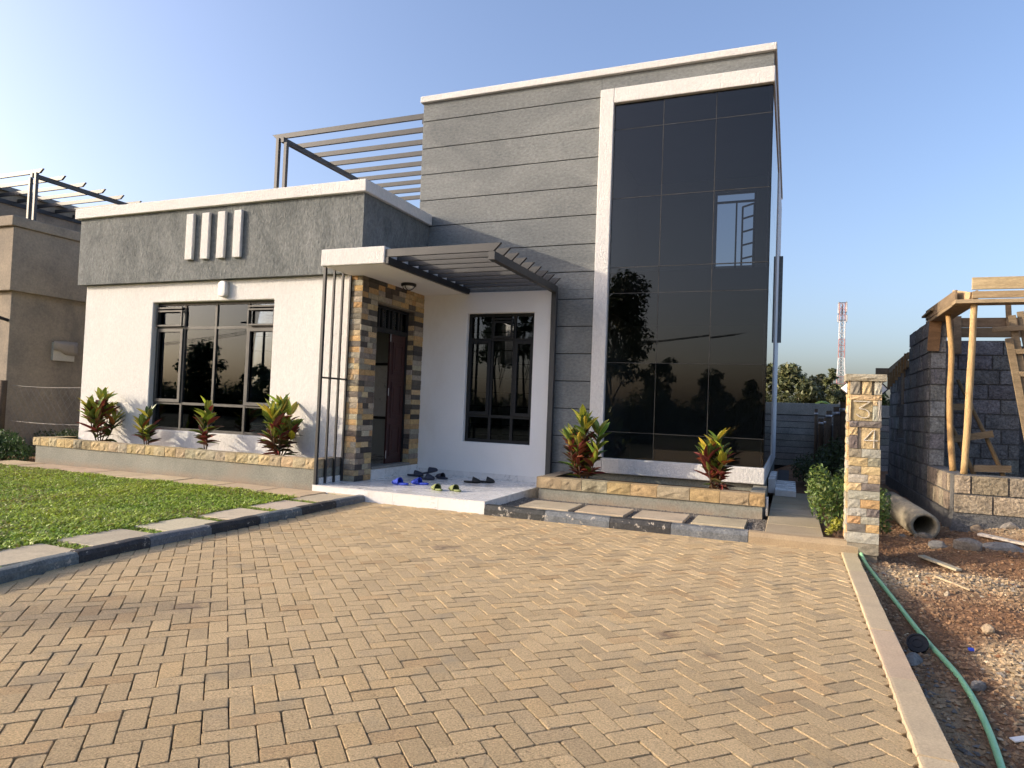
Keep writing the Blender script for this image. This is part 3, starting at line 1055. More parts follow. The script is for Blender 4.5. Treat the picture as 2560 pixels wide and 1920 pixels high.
# --- tower
MB().wall('y', 10.02, 10.2, -5.918, -2.79, -.05, 6.405, [(-4.95, -3.70, .65, 2.85)]).build('wall', SEAL, H)
zs_ = [6.405, 6.09, 5.62, 5.172, 4.727, 4.283, 3.835, 3.41, 2.99, 2.57, 2.15, 1.73, 1.31, .89, .47, -.04]
for k in range(len(zs_) - 1):
    x0 = -5.92 if zs_[k + 1] > 3.0 else -3.452
    if zs_[k] > 3.0 and zs_[k + 1] < 3.0: x0 = -5.92
    z1 = zs_[k] - (0 if k == 0 else .006)
    if x0 == -5.92 and zs_[k + 1] < 3.14:
        MB().box(-5.92, -2.798, 10.0, 10.0195, max(zs_[k + 1] + .006, 3.135), z1).build('wall_band', GREY_H, H, .004)
        MB().box(-3.452, -2.7985, 10.0005, 10.0195, zs_[k + 1] + .006, min(3.134, z1)).build('wall_band', GREY_H, H)
    else:
        MB().box(x0, -2.798, 10.0, 10.0195, zs_[k + 1] + .006, z1).build('wall_band', GREY_H, H, .004)
MB().box(-2.797, -.335, 9.999, 10.2, 6.17, 6.405).build('wall_band', GREY_H, H)
MB().box(-5.9195, -5.72, 10.2, 17.0, 3.3, 6.405).build('wall', WHITE, H)             # left flank above the roof
MB().box(-.52, -.335, 10.2, 16.9, 6.17, 6.405).build('wall_band', GREY_H, H)
MB().box(-2.79, -.33, 10.03, 10.19, -.05, .372).build('plinth', GREY_L, H)
MB().box(-.50, -.33, 10.19, 17.0, -.05, .372).build('plinth', GREY_L, H)
cap = MB().prism([(-5.96, 9.94), (-.30, 9.94), (-.30, 17.05), (-.52, 17.05), (-.52, 10.15), (-5.74, 10.15), (-5.74, 17.05), (-5.96, 17.05)], 'z', 6.405, 6.51)
cap.build('parapet_cap', WHITE, H, .012, seg=2)
fr = MB()
fr.box(-2.80, -2.585, 9.935, 10.06, .375, 6.178)
fr.box(-2.5848, -.312, 9.9355, 10.06, 5.95, 6.1775)
fr.box(-2.5848, -.312, 9.9355, 10.06, .3755, .598)
fr.box(-.40, -.3125, 10.06, 13.8, 5.951, 6.177)
fr.box(-.40, -.3125, 10.06, 13.8, .376, .597)
fr.build('glazing_surround', WHITE, H, .012, seg=2)
MB().box(-.52, -.313, 13.8, 17.0, .374, 6.1695).build('wall', WHITE_FLAT, H)
# curtain wall panes
gx = [-2.583, -1.843, -1.093, -.335]
gz_ = [.600, .990, 2.020, 3.060, 3.450, 4.500, 5.550, 5.948]
gm = MB()
for xx in gx[1:-1]: gm.box(xx - .004, xx + .004, 10.0035, 10.055, .60, 5.948)
for zz in gz_[1:-1]:
    for a, b in zip(gx, gx[1:]): gm.box(a + .0045, b - .0045, 10.004, 10.05, zz - .004, zz + .004)
gm.box(-.362, -.336, 10.013, 10.05, .60, 5.948)
cw = gm.build('glazing', JOINT, H)
for a, b in zip(gx, gx[1:]):
    for c, d in zip(gz_, gz_[1:]):
        p = MB().box(a + .004, b - .004, 10.004, 10.010, c + .004, d - .004)
        tx_, tz_ = random.uniform(-.0024, .0024), random.uniform(-.0024, .0024)     # panes never sit quite true
        p.v = [(q[0], q[1] + tx_ * (1 if q[0] > (a + b) / 2 else -1) + tz_ * (1 if q[2] > (c + d) / 2 else -1), q[2]) for q in p.v]
        p.build('pane', GLASS, cw)
gy = [10.012, 10.9, 11.85, 12.8, 13.79]
for a, b in zip(gy, gy[1:]):
    for c, d in zip(gz_, gz_[1:]):
        MB().box(-.333, -.3275, a + .004, b - .004, c + .004, d - .004).build('pane', GLASS, cw)
sm = MB()
for yy_ in gy[1:-1]: sm.box(-.37, -.336, yy_ - .012, yy_ + .012, .6, 5.948)
for zz in gz_[1:-1]:
    for a, b in zip(gy, gy[1:]): sm.box(-.3695, -.3365, a + .02, b - .013, zz - .011, zz + .011)
sm.build('glazing', SEAL, H)
# rooms behind the glass
MB().box(-5.70, -.42, 10.21, 14.2, .20, .30).build('room_floor', TILE, H)
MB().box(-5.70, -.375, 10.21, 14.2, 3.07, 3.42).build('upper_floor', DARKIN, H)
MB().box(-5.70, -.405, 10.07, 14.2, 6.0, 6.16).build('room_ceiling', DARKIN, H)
MB().wall('y', 14.0, 14.2, -5.70, -.53, .301, 5.999, [(-1.50, -.73, 4.13, 5.73)]).build('room_wall', ROOFIN, H)
MB().box(-3.2, -3.05, 10.21, 13.99, .301, 3.069).build('room_wall', ROOFIN, H)
MB().box(-3.2, -3.05, 10.21, 13.99, 3.421, 5.999).build('room_wall', ROOFIN, H)
bw = MB()
bw.wall('y', 14.05, 14.09, -1.50, -.73, 4.13, 5.73, [(-1.465, -1.11, 4.165, 5.52), (-1.08, -.765, 4.165, 5.52), (-1.465, -.765, 5.56, 5.70)])
bwin = bw.build('window', FRAME, H)
cs = MB()
a0 = Vector((-.765, 14.12, 0)); dirv = Vector((-.62, .55, 0)).normalized()
for s_, z0, z1 in ((0, 4.18, 5.5), (.31, 4.18, 5.5)):
    p = a0 + dirv * s_
    cs.bar((p.x, p.y, z0), (p.x, p.y, z1), .035, .035)
for z in (4.18, 4.45, 4.72, 4.99, 5.26, 5.5):
    cs.bar((a0.x, a0.y, z), (a0.x + dirv.x * .31, a0.y + dirv.y * .31, z), .03, .03)
cs.build('open_sash', FRAME, bwin)
# hood on the far flank
MB().box(-.313, -.235, 15.6, 15.75, 2.9, 4.75).build('flank_fin', GREY_V, H)
MB().box(-11.45, -.62, 14.25, 19.2, -.05, 4.30).build('rear_block', WHITE_FLAT, H)

# --- pergola on the roof terrace


def roof_pergola(parent, mir=None):
    X = (lambda v: v) if mir is None else (lambda v: 2 * mir - v)
    def bx(m, a, b, *r_): a, b = sorted((X(a), X(b))); return m.box(a, b, *r_)
    g_ = bx(MB(), -8.99, -8.92, 10.02, 14.2, 6.09, 6.188).build('terrace_pergola', METAL_T, parent, .003)
    for k in range(9):
        y = 10.10 + .503 * k
        MB().prism([(X(-5.925), 6.19), (X(-9.14), 6.19), (X(-9.25), 6.282), (X(-5.925), 6.282)], 'y', y - .022, y + .022).build('rafter', METAL_T, g_, .002)
    for yy_ in (10.06, 14.1):
        for xx in (-9.075, -8.885):
            bx(MB(), xx - .034, xx + .034, yy_ - .034, yy_ + .034, 3.31, 6.189 if xx < -9 else 6.088).build('post', METAL_T, g_, .003)
    bx(MB(), -5.925, -5.96, 10.03, 14.2, 6.08, 6.1885).build('wall_plate', METAL, g_)


roof_pergola(H)

# ------------------------------------------------------------------ planters
P1 = thing('planter', 'long low planter of grey render with ochre stone coping under the left window', 'planter', (-8.8, 7.6, .05), 'stone-capped planters along the house')
w1 = MB()
w1.box(-11.66, -5.95, 7.60, 7.76, -.03, .354)
w1.box(-11.66, -11.50, 7.76, 8.195, -.03, .354)
w1.box(-6.11, -5.951, 7.76, 8.17, -.03, .3535)
w1.build('planter_wall', GREY_L, P1)
MB().box(-11.49, -6.12, 7.765, 8.195, .0, .41).build('soil', SOIL, P1)
x = -11.72
while x < -5.96:
    w = random.uniform(.185, .225)
    e = x + w
    if -5.945 - e < .1: e = -5.945
    c = jit(random.choice([(.56, .44, .26), (.53, .43, .27), (.50, .40, .25), (.44, .39, .28), (.57, .43, .23)]), .10)
    top = inst('coping_stone', random.choice(COPINGS), P1, ((x + e) / 2, 7.79, .42), (0, 0, 0), (e - x - .004, .215 + random.uniform(-.004, .004), .131), c)
    x = e
for y0, y1 in ((7.795, 7.93), (7.93, 8.07), (8.07, 8.195)):
    inst('coping_stone', random.choice(COPINGS), P1, (-11.50, (y0 + y1) / 2, .42), (0, 0, -math.pi / 2), (y1 - y0 - .004, .215, .130), jit(OCHRE[1]))
    inst('coping_stone', random.choice(COPINGS), P1, (-6.12, (y0 + y1) / 2 - .012, .42), (0, 0, math.pi / 2), (y1 - y0 - .004, .17, .130), jit(random.choice(DARKS[1:2] + GREYS)))
P2 = thing('planter', 'low planter with stone coping in front of the dark glass wall', 'planter', (-1.75, 8.9, .05), 'stone-capped planters along the house')
w2 = MB()
w2.box(-3.18, -.295, 8.88, 9.02, -.03, .212)
w2.box(-.44, -.2955, 9.02, 10.025, -.03, .2115)
w2.box(-3.1795, -3.05, 9.02, 9.96, -.03, .2115)
w2.build('planter_wall', GREY_L, P2)
MB().box(-3.04, -.45, 9.03, 10.02, .0, .27).build('soil', SOIL, P2)
x = -3.21
while x < -.28:
    e = x + random.uniform(.27, .42)
    if -.268 - e < .16: e = -.268
    c = jit(random.choice([(.48, .36, .20), (.44, .35, .215), (.40, .33, .22), (.50, .36, .19), (.42, .355, .245)]), .12)
    inst('coping_stone', random.choice(COPINGS), P2, ((x + e) / 2, 9.05, .287), (0, 0, 0), (e - x - .005, .20 + random.uniform(-.004, .004), .147), c)
    x = e
for y0, y1 in ((9.055, 9.4), (9.4, 9.72), (9.72, 10.02)):
    inst('coping_stone', random.choice(COPINGS), P2, (-.45, (y0 + y1) / 2, .286), (0, 0, math.pi / 2), (y1 - y0 - .004, .18, .145), jit(GREYS[2]))
for y0, y1 in ((9.055, 9.5), (9.5, 9.93)):
    inst('coping_stone', random.choice(COPINGS), P2, (-3.02, (y0 + y1) / 2, .286), (0, 0, -math.pi / 2), (y1 - y0 - .004, .19, .145), jit(GREYS[0]))
tag(MB().tube([(-.245, 8.92, .10), (-.245, 8.92, .33)], .016, 10).build('drain_pipe', WPLAST, smooth=True), 'short white drain pipe standing at the right end of the planter', 'pipe')
st = thing('tile_step', 'white tiled step beside the flank of the glass tower', 'step', (-.05, 12, .1))
MB().box(-.20, .10, 11.25, 13.0, .101, .19).build('step_tile', TILE, st, .004)
MB().box(-.31, -.201, 11.6, 13.2, .101, .33).build('step_riser', TILE, st, .004)


# ------------------------------------------------------------------ crotons
def croton_leaf_mesh(k):
    r = random.Random(900 + k)
    n = 7
    curl = [.05, .18, .32, .10][k % 4]
    fold = .012 + .006 * (k % 3)
    vs, fs, uvs = [], [], []
    wid = (.021, .025, .019, .027)[k % 4]
    for i in range(n):
        t = i / (n - 1)
        w = wid * math.sin(math.pi * min(1, .04 + t * .96) ** .8) ** .75 if 0 < t < 1 else (.003 if t == 0 else .0006)
        y = t * (1 - .18 * curl * t)
        z = -curl * .5 * t * t
        wob = .006 * math.sin(t * 9 + k)
        vs += [(-w / .16, y, z + fold / .16 * (w / wid) + wob), (0, y, z), (w / .16, y, z + fold / .16 * (w / wid) - wob)]
        uvs += [(0, t), (.5, t), (1, t)]
    for i in range(n - 1):
        a = i * 3
        fs += [(a, a + 1, a + 4, a + 3), (a + 1, a + 2, a + 5, a + 4)]
    me = bpy.data.meshes.new('leaf_shape')
    me.from_pydata(vs, [], fs)
    uvl = me.uv_layers.new(name='UVMap')
    for lp in me.loops: uvl.data[lp.index].uv = uvs[lp.vertex_index]
    me.polygons.foreach_set('use_smooth', [True] * len(me.polygons))
    me.materials.append(CROTON)
    return me


CLEAVES = [croton_leaf_mesh(k) for k in range(8)]
YEL = [(.36, .37, .045), (.26, .33, .045), (.33, .32, .04), (.18, .26, .04)]
GRN = [(.065, .125, .025), (.045, .095, .022), (.10, .155, .03)]
ORG = [(.26, .055, .025), (.20, .035, .025), (.30, .13, .03)]
RED = [(.14, .012, .024), (.09, .010, .020), (.18, .020, .036)]
DRK = [(.045, .018, .02), (.03, .035, .018), (.06, .02, .025)]


def croton(label, base, height, spread, nstem, nleaf, seed, redness=1.0):
    r = random.Random(seed)
    t = thing('croton_plant', label, 'plant', base, 'crotons in the planters')
    sm_ = MB()
    stems = []
    for k in range(nstem):
        an = 2 * math.pi * (k + r.uniform(-.3, .3)) / max(nstem, 1)
        lean = 0 if k == 0 else r.uniform(.45, 1.0)
        h = height * (.86 if k == 0 else r.uniform(.42, .78))
        tip = Vector((math.cos(an) * spread * lean * .62, math.sin(an) * spread * lean * .5, h))
        b0 = Vector((math.cos(an) * .02, math.sin(an) * .02, -.03))
        midp = b0.lerp(tip, .5) + Vector((math.cos(an), math.sin(an), 0)) * spread * .10 * lean
        pts = [b0, midp, tip]
        sm_.tube([Vector(base) + p for p in pts], [.011, .008, .005], 6)
        stems.append(pts)
    sm_.build('stem', STEM, t, smooth=True)
    for q in range(nleaf):
        pts = stems[q % nstem] if q < nleaf * .85 else stems[0]
        f = r.random() ** .72
        f = .16 + .84 * f
        p = pts[0].lerp(pts[1], f * 2) if f < .5 else pts[1].lerp(pts[2], f * 2 - 1)
        an = q * 2.39996 + r.uniform(-.4, .4)
        hz = p.z / height
        up = -.15 + 1.25 * f ** .8 + r.uniform(-.28, .28)         # elevation of the leaf
        ln = r.uniform(.19, .29) * (.9 + .2 * f)
        if f > .86: pal = YEL if r.random() < .62 else GRN
        elif f > .58: pal = r.choices((YEL, GRN, ORG, RED, DRK), (2.4, 3.2, .7 * redness, 1.6 * redness, .8))[0]
        elif f > .35: pal = r.choices((GRN, ORG, RED, DRK), (2.8, .35 * redness, 2.2 * redness, 2.2))[0]
        else: pal = r.choices((GRN, RED, DRK), (1.0, 2.0 * redness, 3))[0]
        c = r.choice(pal); c = tuple(v * r.uniform(.8, 1.2) for v in c)
        o = inst('leaf', CLEAVES[r.randrange(8)], t, Vector(base) + p, (0, 0, 0), (ln, ln, ln), c)
        o.rotation_euler = Euler((up, r.uniform(-.4, .4), an - math.pi / 2), 'XYZ')
    return t


croton('bushy croton at the far left end of the left planter', (-10.57, 7.92, .41), .86, .46, 7, 150, 1)
croton('smallest croton just left of the left window, second in the planter', (-9.46, 7.90, .41), .62, .24, 3, 46, 2, .9)
croton('slim single-stemmed croton in front of the left window', (-8.22, 7.90, .41), .76, .20, 2, 48, 3, 1.2)
croton('wide bushy green croton at the right end of the left planter beside the entrance', (-6.83, 7.90, .41), .88, .47, 8, 190, 4, .7)
croton('large croton with red lower leaves at the left end of the right planter', (-2.69, 9.32, .27), .98, .50, 8, 215, 5, 1.5)
croton('medium croton near the right end of the planter under the glass wall', (-.87, 9.22, .27), .82, .34, 6, 145, 6, 1.1)


# ------------------------------------------------------------------ lawn
def grass_field(name, poly_fn, x0, x1, y0, y1, n, h, z, parent=None, label=None, wid=.0075):
    px = rng.uniform(x0, x1, n); py = rng.uniform(y0, y1, n)
    keep = poly_fn(px, py)
    px, py = px[keep], py[keep]; n = len(px)
    patch = vnoise(px * 1.7 + 5, py * 1.7 + 9, 7) * .6 + vnoise(px * 5, py * 5, 8) * .4
    hh = h * rng.uniform(.35, 1.35, n) * (.55 + .9 * patch)
    an = rng.uniform(0, 2 * np.pi, n)
    ln = rng.uniform(.35, 1.5, n)
    w = wid * rng.uniform(.6, 1.4, n)
    dx, dy = np.cos(an), np.sin(an)
    b = np.stack([px, py, np.full(n, z)], 1)
    side = np.stack([-dy, dx, np.zeros(n)], 1) * w[:, None]
    mid = b + np.stack([dx * hh * ln * .35, dy * hh * ln * .35, hh * .72], 1)
    tip = b + np.stack([dx * hh * ln, dy * hh * ln, hh * .92], 1)
    v = np.stack([b - side * .7, b + side * .7, mid + side, mid - side, tip], 1).reshape(-1, 3)
    k = np.arange(n)[:, None] * 5
    f = np.concatenate([np.concatenate([k, k + 1, k + 2], 1), np.concatenate([k, k + 2, k + 3], 1), np.concatenate([k + 3, k + 2, k + 4], 1)])
    dry = rng.random(n) < (.06 + .9 * np.clip(vnoise(px * .9 + 3, py * 1.3, 17) - .55, 0, 1))
    c = np.stack([.22 + .19 * patch, .345 + .12 * patch, .045 + .02 * patch], 1) * rng.uniform(.45, 1.6, (n, 1))
    c[dry] = np.array((.34, .29, .10)) * rng.uniform(.7, 1.2, (dry.sum(), 1))
    cols = np.repeat(c, 5, 0)
    return np_mesh(name, v, f, GRASSM, parent, cols)


lawn_soil = MB().box(-14.5, -5.62, .6, 7.0, -.06, .060)
struct(lawn_soil.build('lawn', M('lawn_earth', (.070, .075, .026), (.050, .058, .020), speck=.5, bst=1, bdist=.02)))


def lawn_mask(x, y):
    edge = np.interp(y, [p[0] for p in LEFT_EDGE], [p[1] for p in LEFT_EDGE]) - .60
    wob = (vnoise(x * 3, y * 3, 21) - .5) * .16
    return (x < edge + wob * .5 + .02) & (y < 6.99 + wob) & (y > 1.2) & (x > -14.5) & (-x * .62 - y < 3.2 + 1.2)


def near_mask(x, y):
    return lawn_mask(x, y) & (y < 5.6)


g1 = grass_field('grass', lawn_mask, -14.5, -5.0, 1.2, 7.3, 330000, .042, .055)
g1['kind'] = 'stuff'; g1['label'] = 'short green lawn grass left of the driveway'; g1['category'] = 'grass'


def joints_mask(x, y):
    ph = (y - 3.08 + 1.49) % .745
    return (ph > .59) & (x < np.interp(y, [p[0] for p in LEFT_EDGE], [p[1] for p in LEFT_EDGE]) - .12) & (y < 7.4)


g2 = grass_field('grass', joints_mask, -5.62, -4.7, 1.6, 7.4, 34000, .045, .030)
g2['kind'] = 'stuff'; g2['label'] = 'tufts of grass in the joints between the left path slabs'; g2['category'] = 'grass'


# ------------------------------------------------------------------ loose gravel
def pebbles(name, px, py, pz, size, cols, mat, parent=None):
    n = len(px)
    base = np.array([(1, 0, 0), (-1, 0, 0), (0, 1, 0), (0, -1, 0), (0, 0, 1), (0, 0, -1)], float)
    f8 = np.array([(0, 2, 4), (2, 1, 4), (1, 3, 4), (3, 0, 4), (2, 0, 5), (1, 2, 5), (3, 1, 5), (0, 3, 5)])
    v = base[None] * rng.uniform(.55, 1.25, (n, 6, 1)) + rng.uniform(-.22, .22, (n, 6, 3))
    an = rng.uniform(0, 2 * np.pi, n)
    ca, sa = np.cos(an), np.sin(an)
    v = v * np.array((1.2, .85, .6))
    v = np.stack([v[..., 0] * ca[:, None] - v[..., 1] * sa[:, None], v[..., 0] * sa[:, None] + v[..., 1] * ca[:, None], v[..., 2]], -1)
    v = v * size[:, None, None] + np.stack([px, py, pz], 1)[:, None, :]
    f = (f8[None] + (np.arange(n) * 6)[:, None, None]).reshape(-1, 3)
    return np_mesh(name, v.reshape(-1, 3), f, mat, parent, np.repeat(cols, 6, 0))


n = 70000
px = .64 + rng.random(n) ** 1.2 * 3.2; py = rng.uniform(2.2, 10.4, n)
st_ = site_tone(px, py)
k = rng.random(n) < .05 + .62 * st_ ** 1.5
px, py, st_ = px[k], py[k], st_[k]; n = len(px)
size = .0032 + .019 * rng.random(n) ** 3.8 * (.5 + st_)
tone = rng.random((n, 1))
cols = np.where(tone < .62, np.array((.47, .355, .215)), np.where(tone < .80, np.array((.30, .265, .22)), np.where(tone < .88, np.array((.58, .47, .33)), np.array((.24, .12, .06)))))
grey = ((px < 1.0) & (py < 5.2))[:, None]
cols = np.where(grey & (tone < .8), np.array((.20, .19, .175)), cols)
cols = cols * rng.uniform(.65, 1.2, (n, 1))
gv = pebbles('gravel', px, py, ground_h(px, py) + size * .25, size, cols, GRAVEL)
n = 60000
cx_ = .64 + rng.random(n) ** 1.15 * 3.3; cy_ = rng.uniform(2.2, 10.4, n)
cs_ = .004 + .022 * rng.random(n) ** 3.2
ct_ = site_tone(cx_, cy_)[:, None]
cc_ = (np.array((.23, .13, .07)) * (1 - ct_) + np.array((.46, .34, .205)) * ct_) * rng.uniform(.6, 1.35, (n, 1))
cl_ = pebbles('earth_crumbs', cx_, cy_, ground_h(cx_, cy_) + cs_ * .1, cs_, cc_, GRAVEL)
cl_['kind'] = 'stuff'; cl_['label'] = 'crumbs and clods of red-brown earth on the site ground'; cl_['category'] = 'earth'
gv['kind'] = 'stuff'; gv['label'] = 'loose gravel and stone chips scattered over the red dirt'; gv['category'] = 'gravel'
n = 9000
px = rng.uniform(-3.38, -.24, n); py = rng.uniform(7.63, 8.88, n)
on = np.zeros(n, bool)
for (a, b) in ((-3.09, -2.45), (-2.37, -1.78), (-1.68, -1.10), (-1.01, -.44)):
    on |= (px > a) & (px < b) & (py > 7.92) & (py < 8.52)
    on |= (px > a - .02) & (px < b + .01) & (py > 7.645) & (py < 7.83)
px, py = px[~on], py[~on]; n = len(px)
size = rng.uniform(.005, .013, n)
cols = np.array((.21, .19, .165)) * rng.uniform(.5, 1.7, (n, 1))
gv2 = pebbles('gravel', px, py, np.full(n, .056), size, cols, GRAVEL)
gv2['kind'] = 'stuff'; gv2['label'] = 'grey gravel between the slabs in front of the right planter'; gv2['category'] = 'gravel'


# ------------------------------------------------------------------ rocks and rubbish on the dirt
def rock_mesh(seed, sx, sy, sz):
    r = random.Random(seed)
    bm = bmesh.new()
    bmesh.ops.create_icosphere(bm, subdivisions=2, radius=1)
    planes = [(Vector((r.uniform(-1, 1), r.uniform(-1, 1), r.uniform(-1, 1))).normalized(), r.uniform(.55, .85)) for _ in range(9)]
    for v in bm.verts:
        for nn, d in planes:
            e = v.co.dot(nn) - d
            if e > 0: v.co -= nn * e * .9
        v.co *= 1 + r.uniform(-.05, .05)
        v.co = Vector((v.co.x * sx, v.co.y * sy, v.co.z * sz))
    me = bpy.data.meshes.new('rock_shape')
    bm.to_mesh(me); bm.free()
    me.materials.append(ROCK)
    return me


def rock(label, x, y, sx, sy, sz, rot, col, seed):
    z = float(ground_h(np.array([x]), np.array([y]))[0])
    o = bpy.data.objects.new('rock', rock_mesh(seed, sx, sy, sz))
    C.objects.link(o)
    o.location = (x, y, z + sz * .35); o.rotation_euler = (0, 0, rot); o.color = (*col, 1)
    tag(o, label, 'rock', 'rocks on the dirt')


rock('largest flat grey rock lying on the red dirt mound at the right', 1.98, 8.45, .24, .12, .10, -.25, (1, 1, 1), 1)
rock('grey rock touching the left end of the largest flat rock', 1.70, 8.22, .15, .09, .08, -.1, (.9, .85, .8), 2)
rock('dark flat rock left of the group on the dirt mound', 1.46, 8.36, .12, .07, .06, .2, (.85, .85, .85), 3)
rock('grey rock in front of the concrete pipe mouth', 1.38, 8.72, .10, .06, .05, -.3, (.85, .8, .72), 4)
rock('small pale rock nearest the stone gate pillar on the mound', 1.20, 8.82, .06, .05, .04, .4, (1.2, 1.05, .9), 5)
rock('single round pale stone alone on the brown dirt', 1.225, 6.64, .028, .025, .028, 0, (1.9, 1.65, 1.3), 6)
rock('large grey stone half buried near the kerb and hose', .74, 4.95, .15, .06, .035, 1.25, (.95, .95, .95), 7)
rock('tan broken stone at the right edge near the rubble', 1.30, 5.72, .05, .04, .045, .6, (1.7, 1.35, .95), 8)
rock('grey rubble stone below the low block wall at the right edge', 2.38, 9.55, .12, .08, .07, .1, (1.1, 1.05, 1), 9)
rock('brown lump of rubble right of the concrete pipe', 2.08, 9.62, .10, .07, .06, .5, (1.0, .8, .6), 10)
rock('jagged grey lump between hose and sunlit dirt', .99, 4.55, .06, .04, .035, .9, (.8, .8, .82), 11)


def gp(x, y, dz=0): return Vector((x, y, float(ground_h(np.array([x]), np.array([y]))[0]) + dz))


o = MB().bar(gp(2.02, 9.30, .05), gp(2.42, 8.98, .05), .085, .025).build('timber_offcut', TIMBER)
o.color = (1.55, 1.75, 2.2, 1); tag(o, 'pale weathered offcut of timber on the dirt at the right', 'timber')
o = MB().bar(gp(1.24, 7.95, .03), gp(1.50, 7.62, .03), .075, .018).build('timber_offcut', TIMBER)
o.color = (1.25, 1.4, 1.5, 1); tag(o, 'broken tan piece of board lying in the sunlit gravel', 'timber')
o = MB().bar(gp(1.22, 7.15, .02), gp(1.42, 6.78, .02), .02, .015).build('stick', TIMBER)
o.color = (1.1, 1.1, 1.1, 1); tag(o, 'thin straight stick on the brown dirt', 'stick')
o = MB().bar(gp(1.02, 4.02, .012), gp(1.10, 4.05, .02), .04, .006).build('paper_scrap', WPLAST)
tag(o, 'small white scrap of paper on the dark gravel by the hose', 'litter')
o = MB().bar(gp(1.115, 5.36, .03), gp(1.145, 5.36, .035), .035, .012).build('blue_scrap', M('blue_litter', (.02, .05, .42), rough=.5, speck=.1, bst=0))
tag(o, 'tiny bright blue scrap of plastic among pale rubble', 'litter')

# hose
hp = [(.655, 7.62), (.67, 7.45), (.70, 7.2), (.76, 6.69), (.815, 6.09), (.86, 5.58), (.895, 5.26), (.925, 4.93), (.94, 4.58), (.945, 4.21), (.935, 3.9), (.89, 3.46), (.80, 3.0), (.74, 2.4), (.72, 1.5)]
hpts = []
for (a, b), (c, d) in zip(hp, hp[1:]):
    for q in range(3):
        u = q / 3
        X_, Y_ = a + (c - a) * u, b + (d - b) * u
        g_ = [float(ground_h(np.array([X_ + e1]), np.array([Y_ + e2]))[0]) for e1 in (-.04, 0, .04) for e2 in (-.1, 0, .1)]
        hpts.append(Vector((X_, Y_, max(g_) + .018)))
for _ in range(14):
    for i in range(1, len(hpts) - 1): hpts[i] = hpts[i] * .5 + (hpts[i - 1] + hpts[i + 1]) * .25
hose = MB().tube(hpts, .0165, 12).build('garden_hose', HOSEM, smooth=True)
tag(hose, 'light green garden hose curving along the dirt beside the kerb', 'hose')
# black lid
ld = thing('bucket_lid', 'round black plastic lid lying against the green hose', 'lid', gp(.80, 5.20, .06))
lc = Vector(gp(.80, 5.20, .055)); ln_ = Vector((-.25, -.72, .62)).normalized()
la = ln_.cross(Vector((0, 0, 1))).normalized(); lb = la.cross(ln_)
def disc(r0, r1, h0, h1, n=32):
    m = MB()
    vs = []
    for (r_, h_) in ((r0, h0), (r1, h0), (r1, h1), (r0, h1)):
        for q in range(n):
            a = 2 * math.pi * q / n
            vs.append(lc + (la * math.cos(a) + lb * math.sin(a)) * r_ + ln_ * h_)
    fs = []
    for s_ in range(4):
        for q in range(n): fs.append((s_ * n + q, s_ * n + (q + 1) % n, ((s_ + 1) % 4) * n + (q + 1) % n, ((s_ + 1) % 4) * n + q))
    return m.add(vs, fs)
disc(.001, .056, -.006, .004).build('lid_plate', BLKPL, ld)
disc(.054, .064, -.010, .010).build('lid_rim', BLKPL, ld, smooth=False)
disc(.026, .030, .003, .008).build('lid_ring', BLKPL, ld)

# concrete culvert pipe
pp = thing('culvert_pipe', 'broken-edged concrete culvert pipe lying on the dirt behind the gate pillar', 'pipe', (1.45, 9.2, -.05))
c0, c1 = Vector((1.455, 9.15, .115)), Vector((1.33, 11.1, .15))
d_ = (c1 - c0).normalized(); a_ = d_.cross(Vector((0, 0, 1))).normalized(); b_ = a_.cross(d_)
vs, fs = [], []
n = 36
sec = [(c0, .158), (c0.lerp(c1, .3), .16), (c0.lerp(c1, .65), .161), (c1, .16), (c1, .118), (c0.lerp(c1, .5), .118), (c0, .116), (c0 - d_ * .008, .135)]
for q, (c_, r_) in enumerate(sec):
    for k in range(n):
        an = 2 * math.pi * k / n
        rr = r_ * (1 + random.uniform(-.012, .012))
        vs.append(c_ + (a_ * math.cos(an) + b_ * math.sin(an)) * rr + d_ * random.uniform(-.004, .004))
for q in range(len(sec)):
    for k in range(n):
        q2 = (q + 1) % len(sec)
        fs.append((q * n + k, q * n + (k + 1) % n, q2 * n + (k + 1) % n, q2 * n + k))
MB().add(vs, fs).build('pipe_barrel', TANK, pp, smooth=True)

# ------------------------------------------------------------------ gate pillar numbered 34
GP = thing('gate_pillar', 'square stone-clad gate pillar with number 34 and a flat stone cap', 'pillar', (.675, 7.65, 0))
PX0, PX1, PY0, PY1 = .535, .815, 7.52, 7.80
MB().box(PX0 + .01, PX1 - .01, PY0 + .012, PY1 - .012, -.2, 1.70).build('pillar_core', GROUT, GP)
OC, LG, GR, DK = (.58, .455, .26), (.45, .435, .37), (.33, .30, .235), (.185, .165, .15)
OR = (.57, .38, .19)
zr = lambda p: (1612 - p) * .001135
rows = [(1612, 1516, [(1, GR)], .012), (1515, 1422, [(1, LG)], .02), (1421, 1352, [(.58, DK), (.42, OR)], .018), (1352, 1287, [(.42, OR), (.58, LG)], .018),
        (1286, 1217, [(.6, LG), (.4, DK)], .018), (1216, 1142, [(.4, LG), (.6, OR)], .018), (1141, 1067, [(1, LG)], .018), (1066, 1001, [(.42, OC), (.58, DK)], .018),
        (1000, 927, [(.62, LG), (.38, OC)], .018), (926, 857, [(.4, GR), (.6, OC)], .018), (856, 782, [(.6, OC), (.4, GR)], .018), (781, 707, [(.4, GR), (.6, LG)], .020),
        (521, 467, [(.28, DK), (.72, DK)], .026), (286, 241, [(.72, OC), (.28, OC)], .018)]
W_ = PX1 - PX0


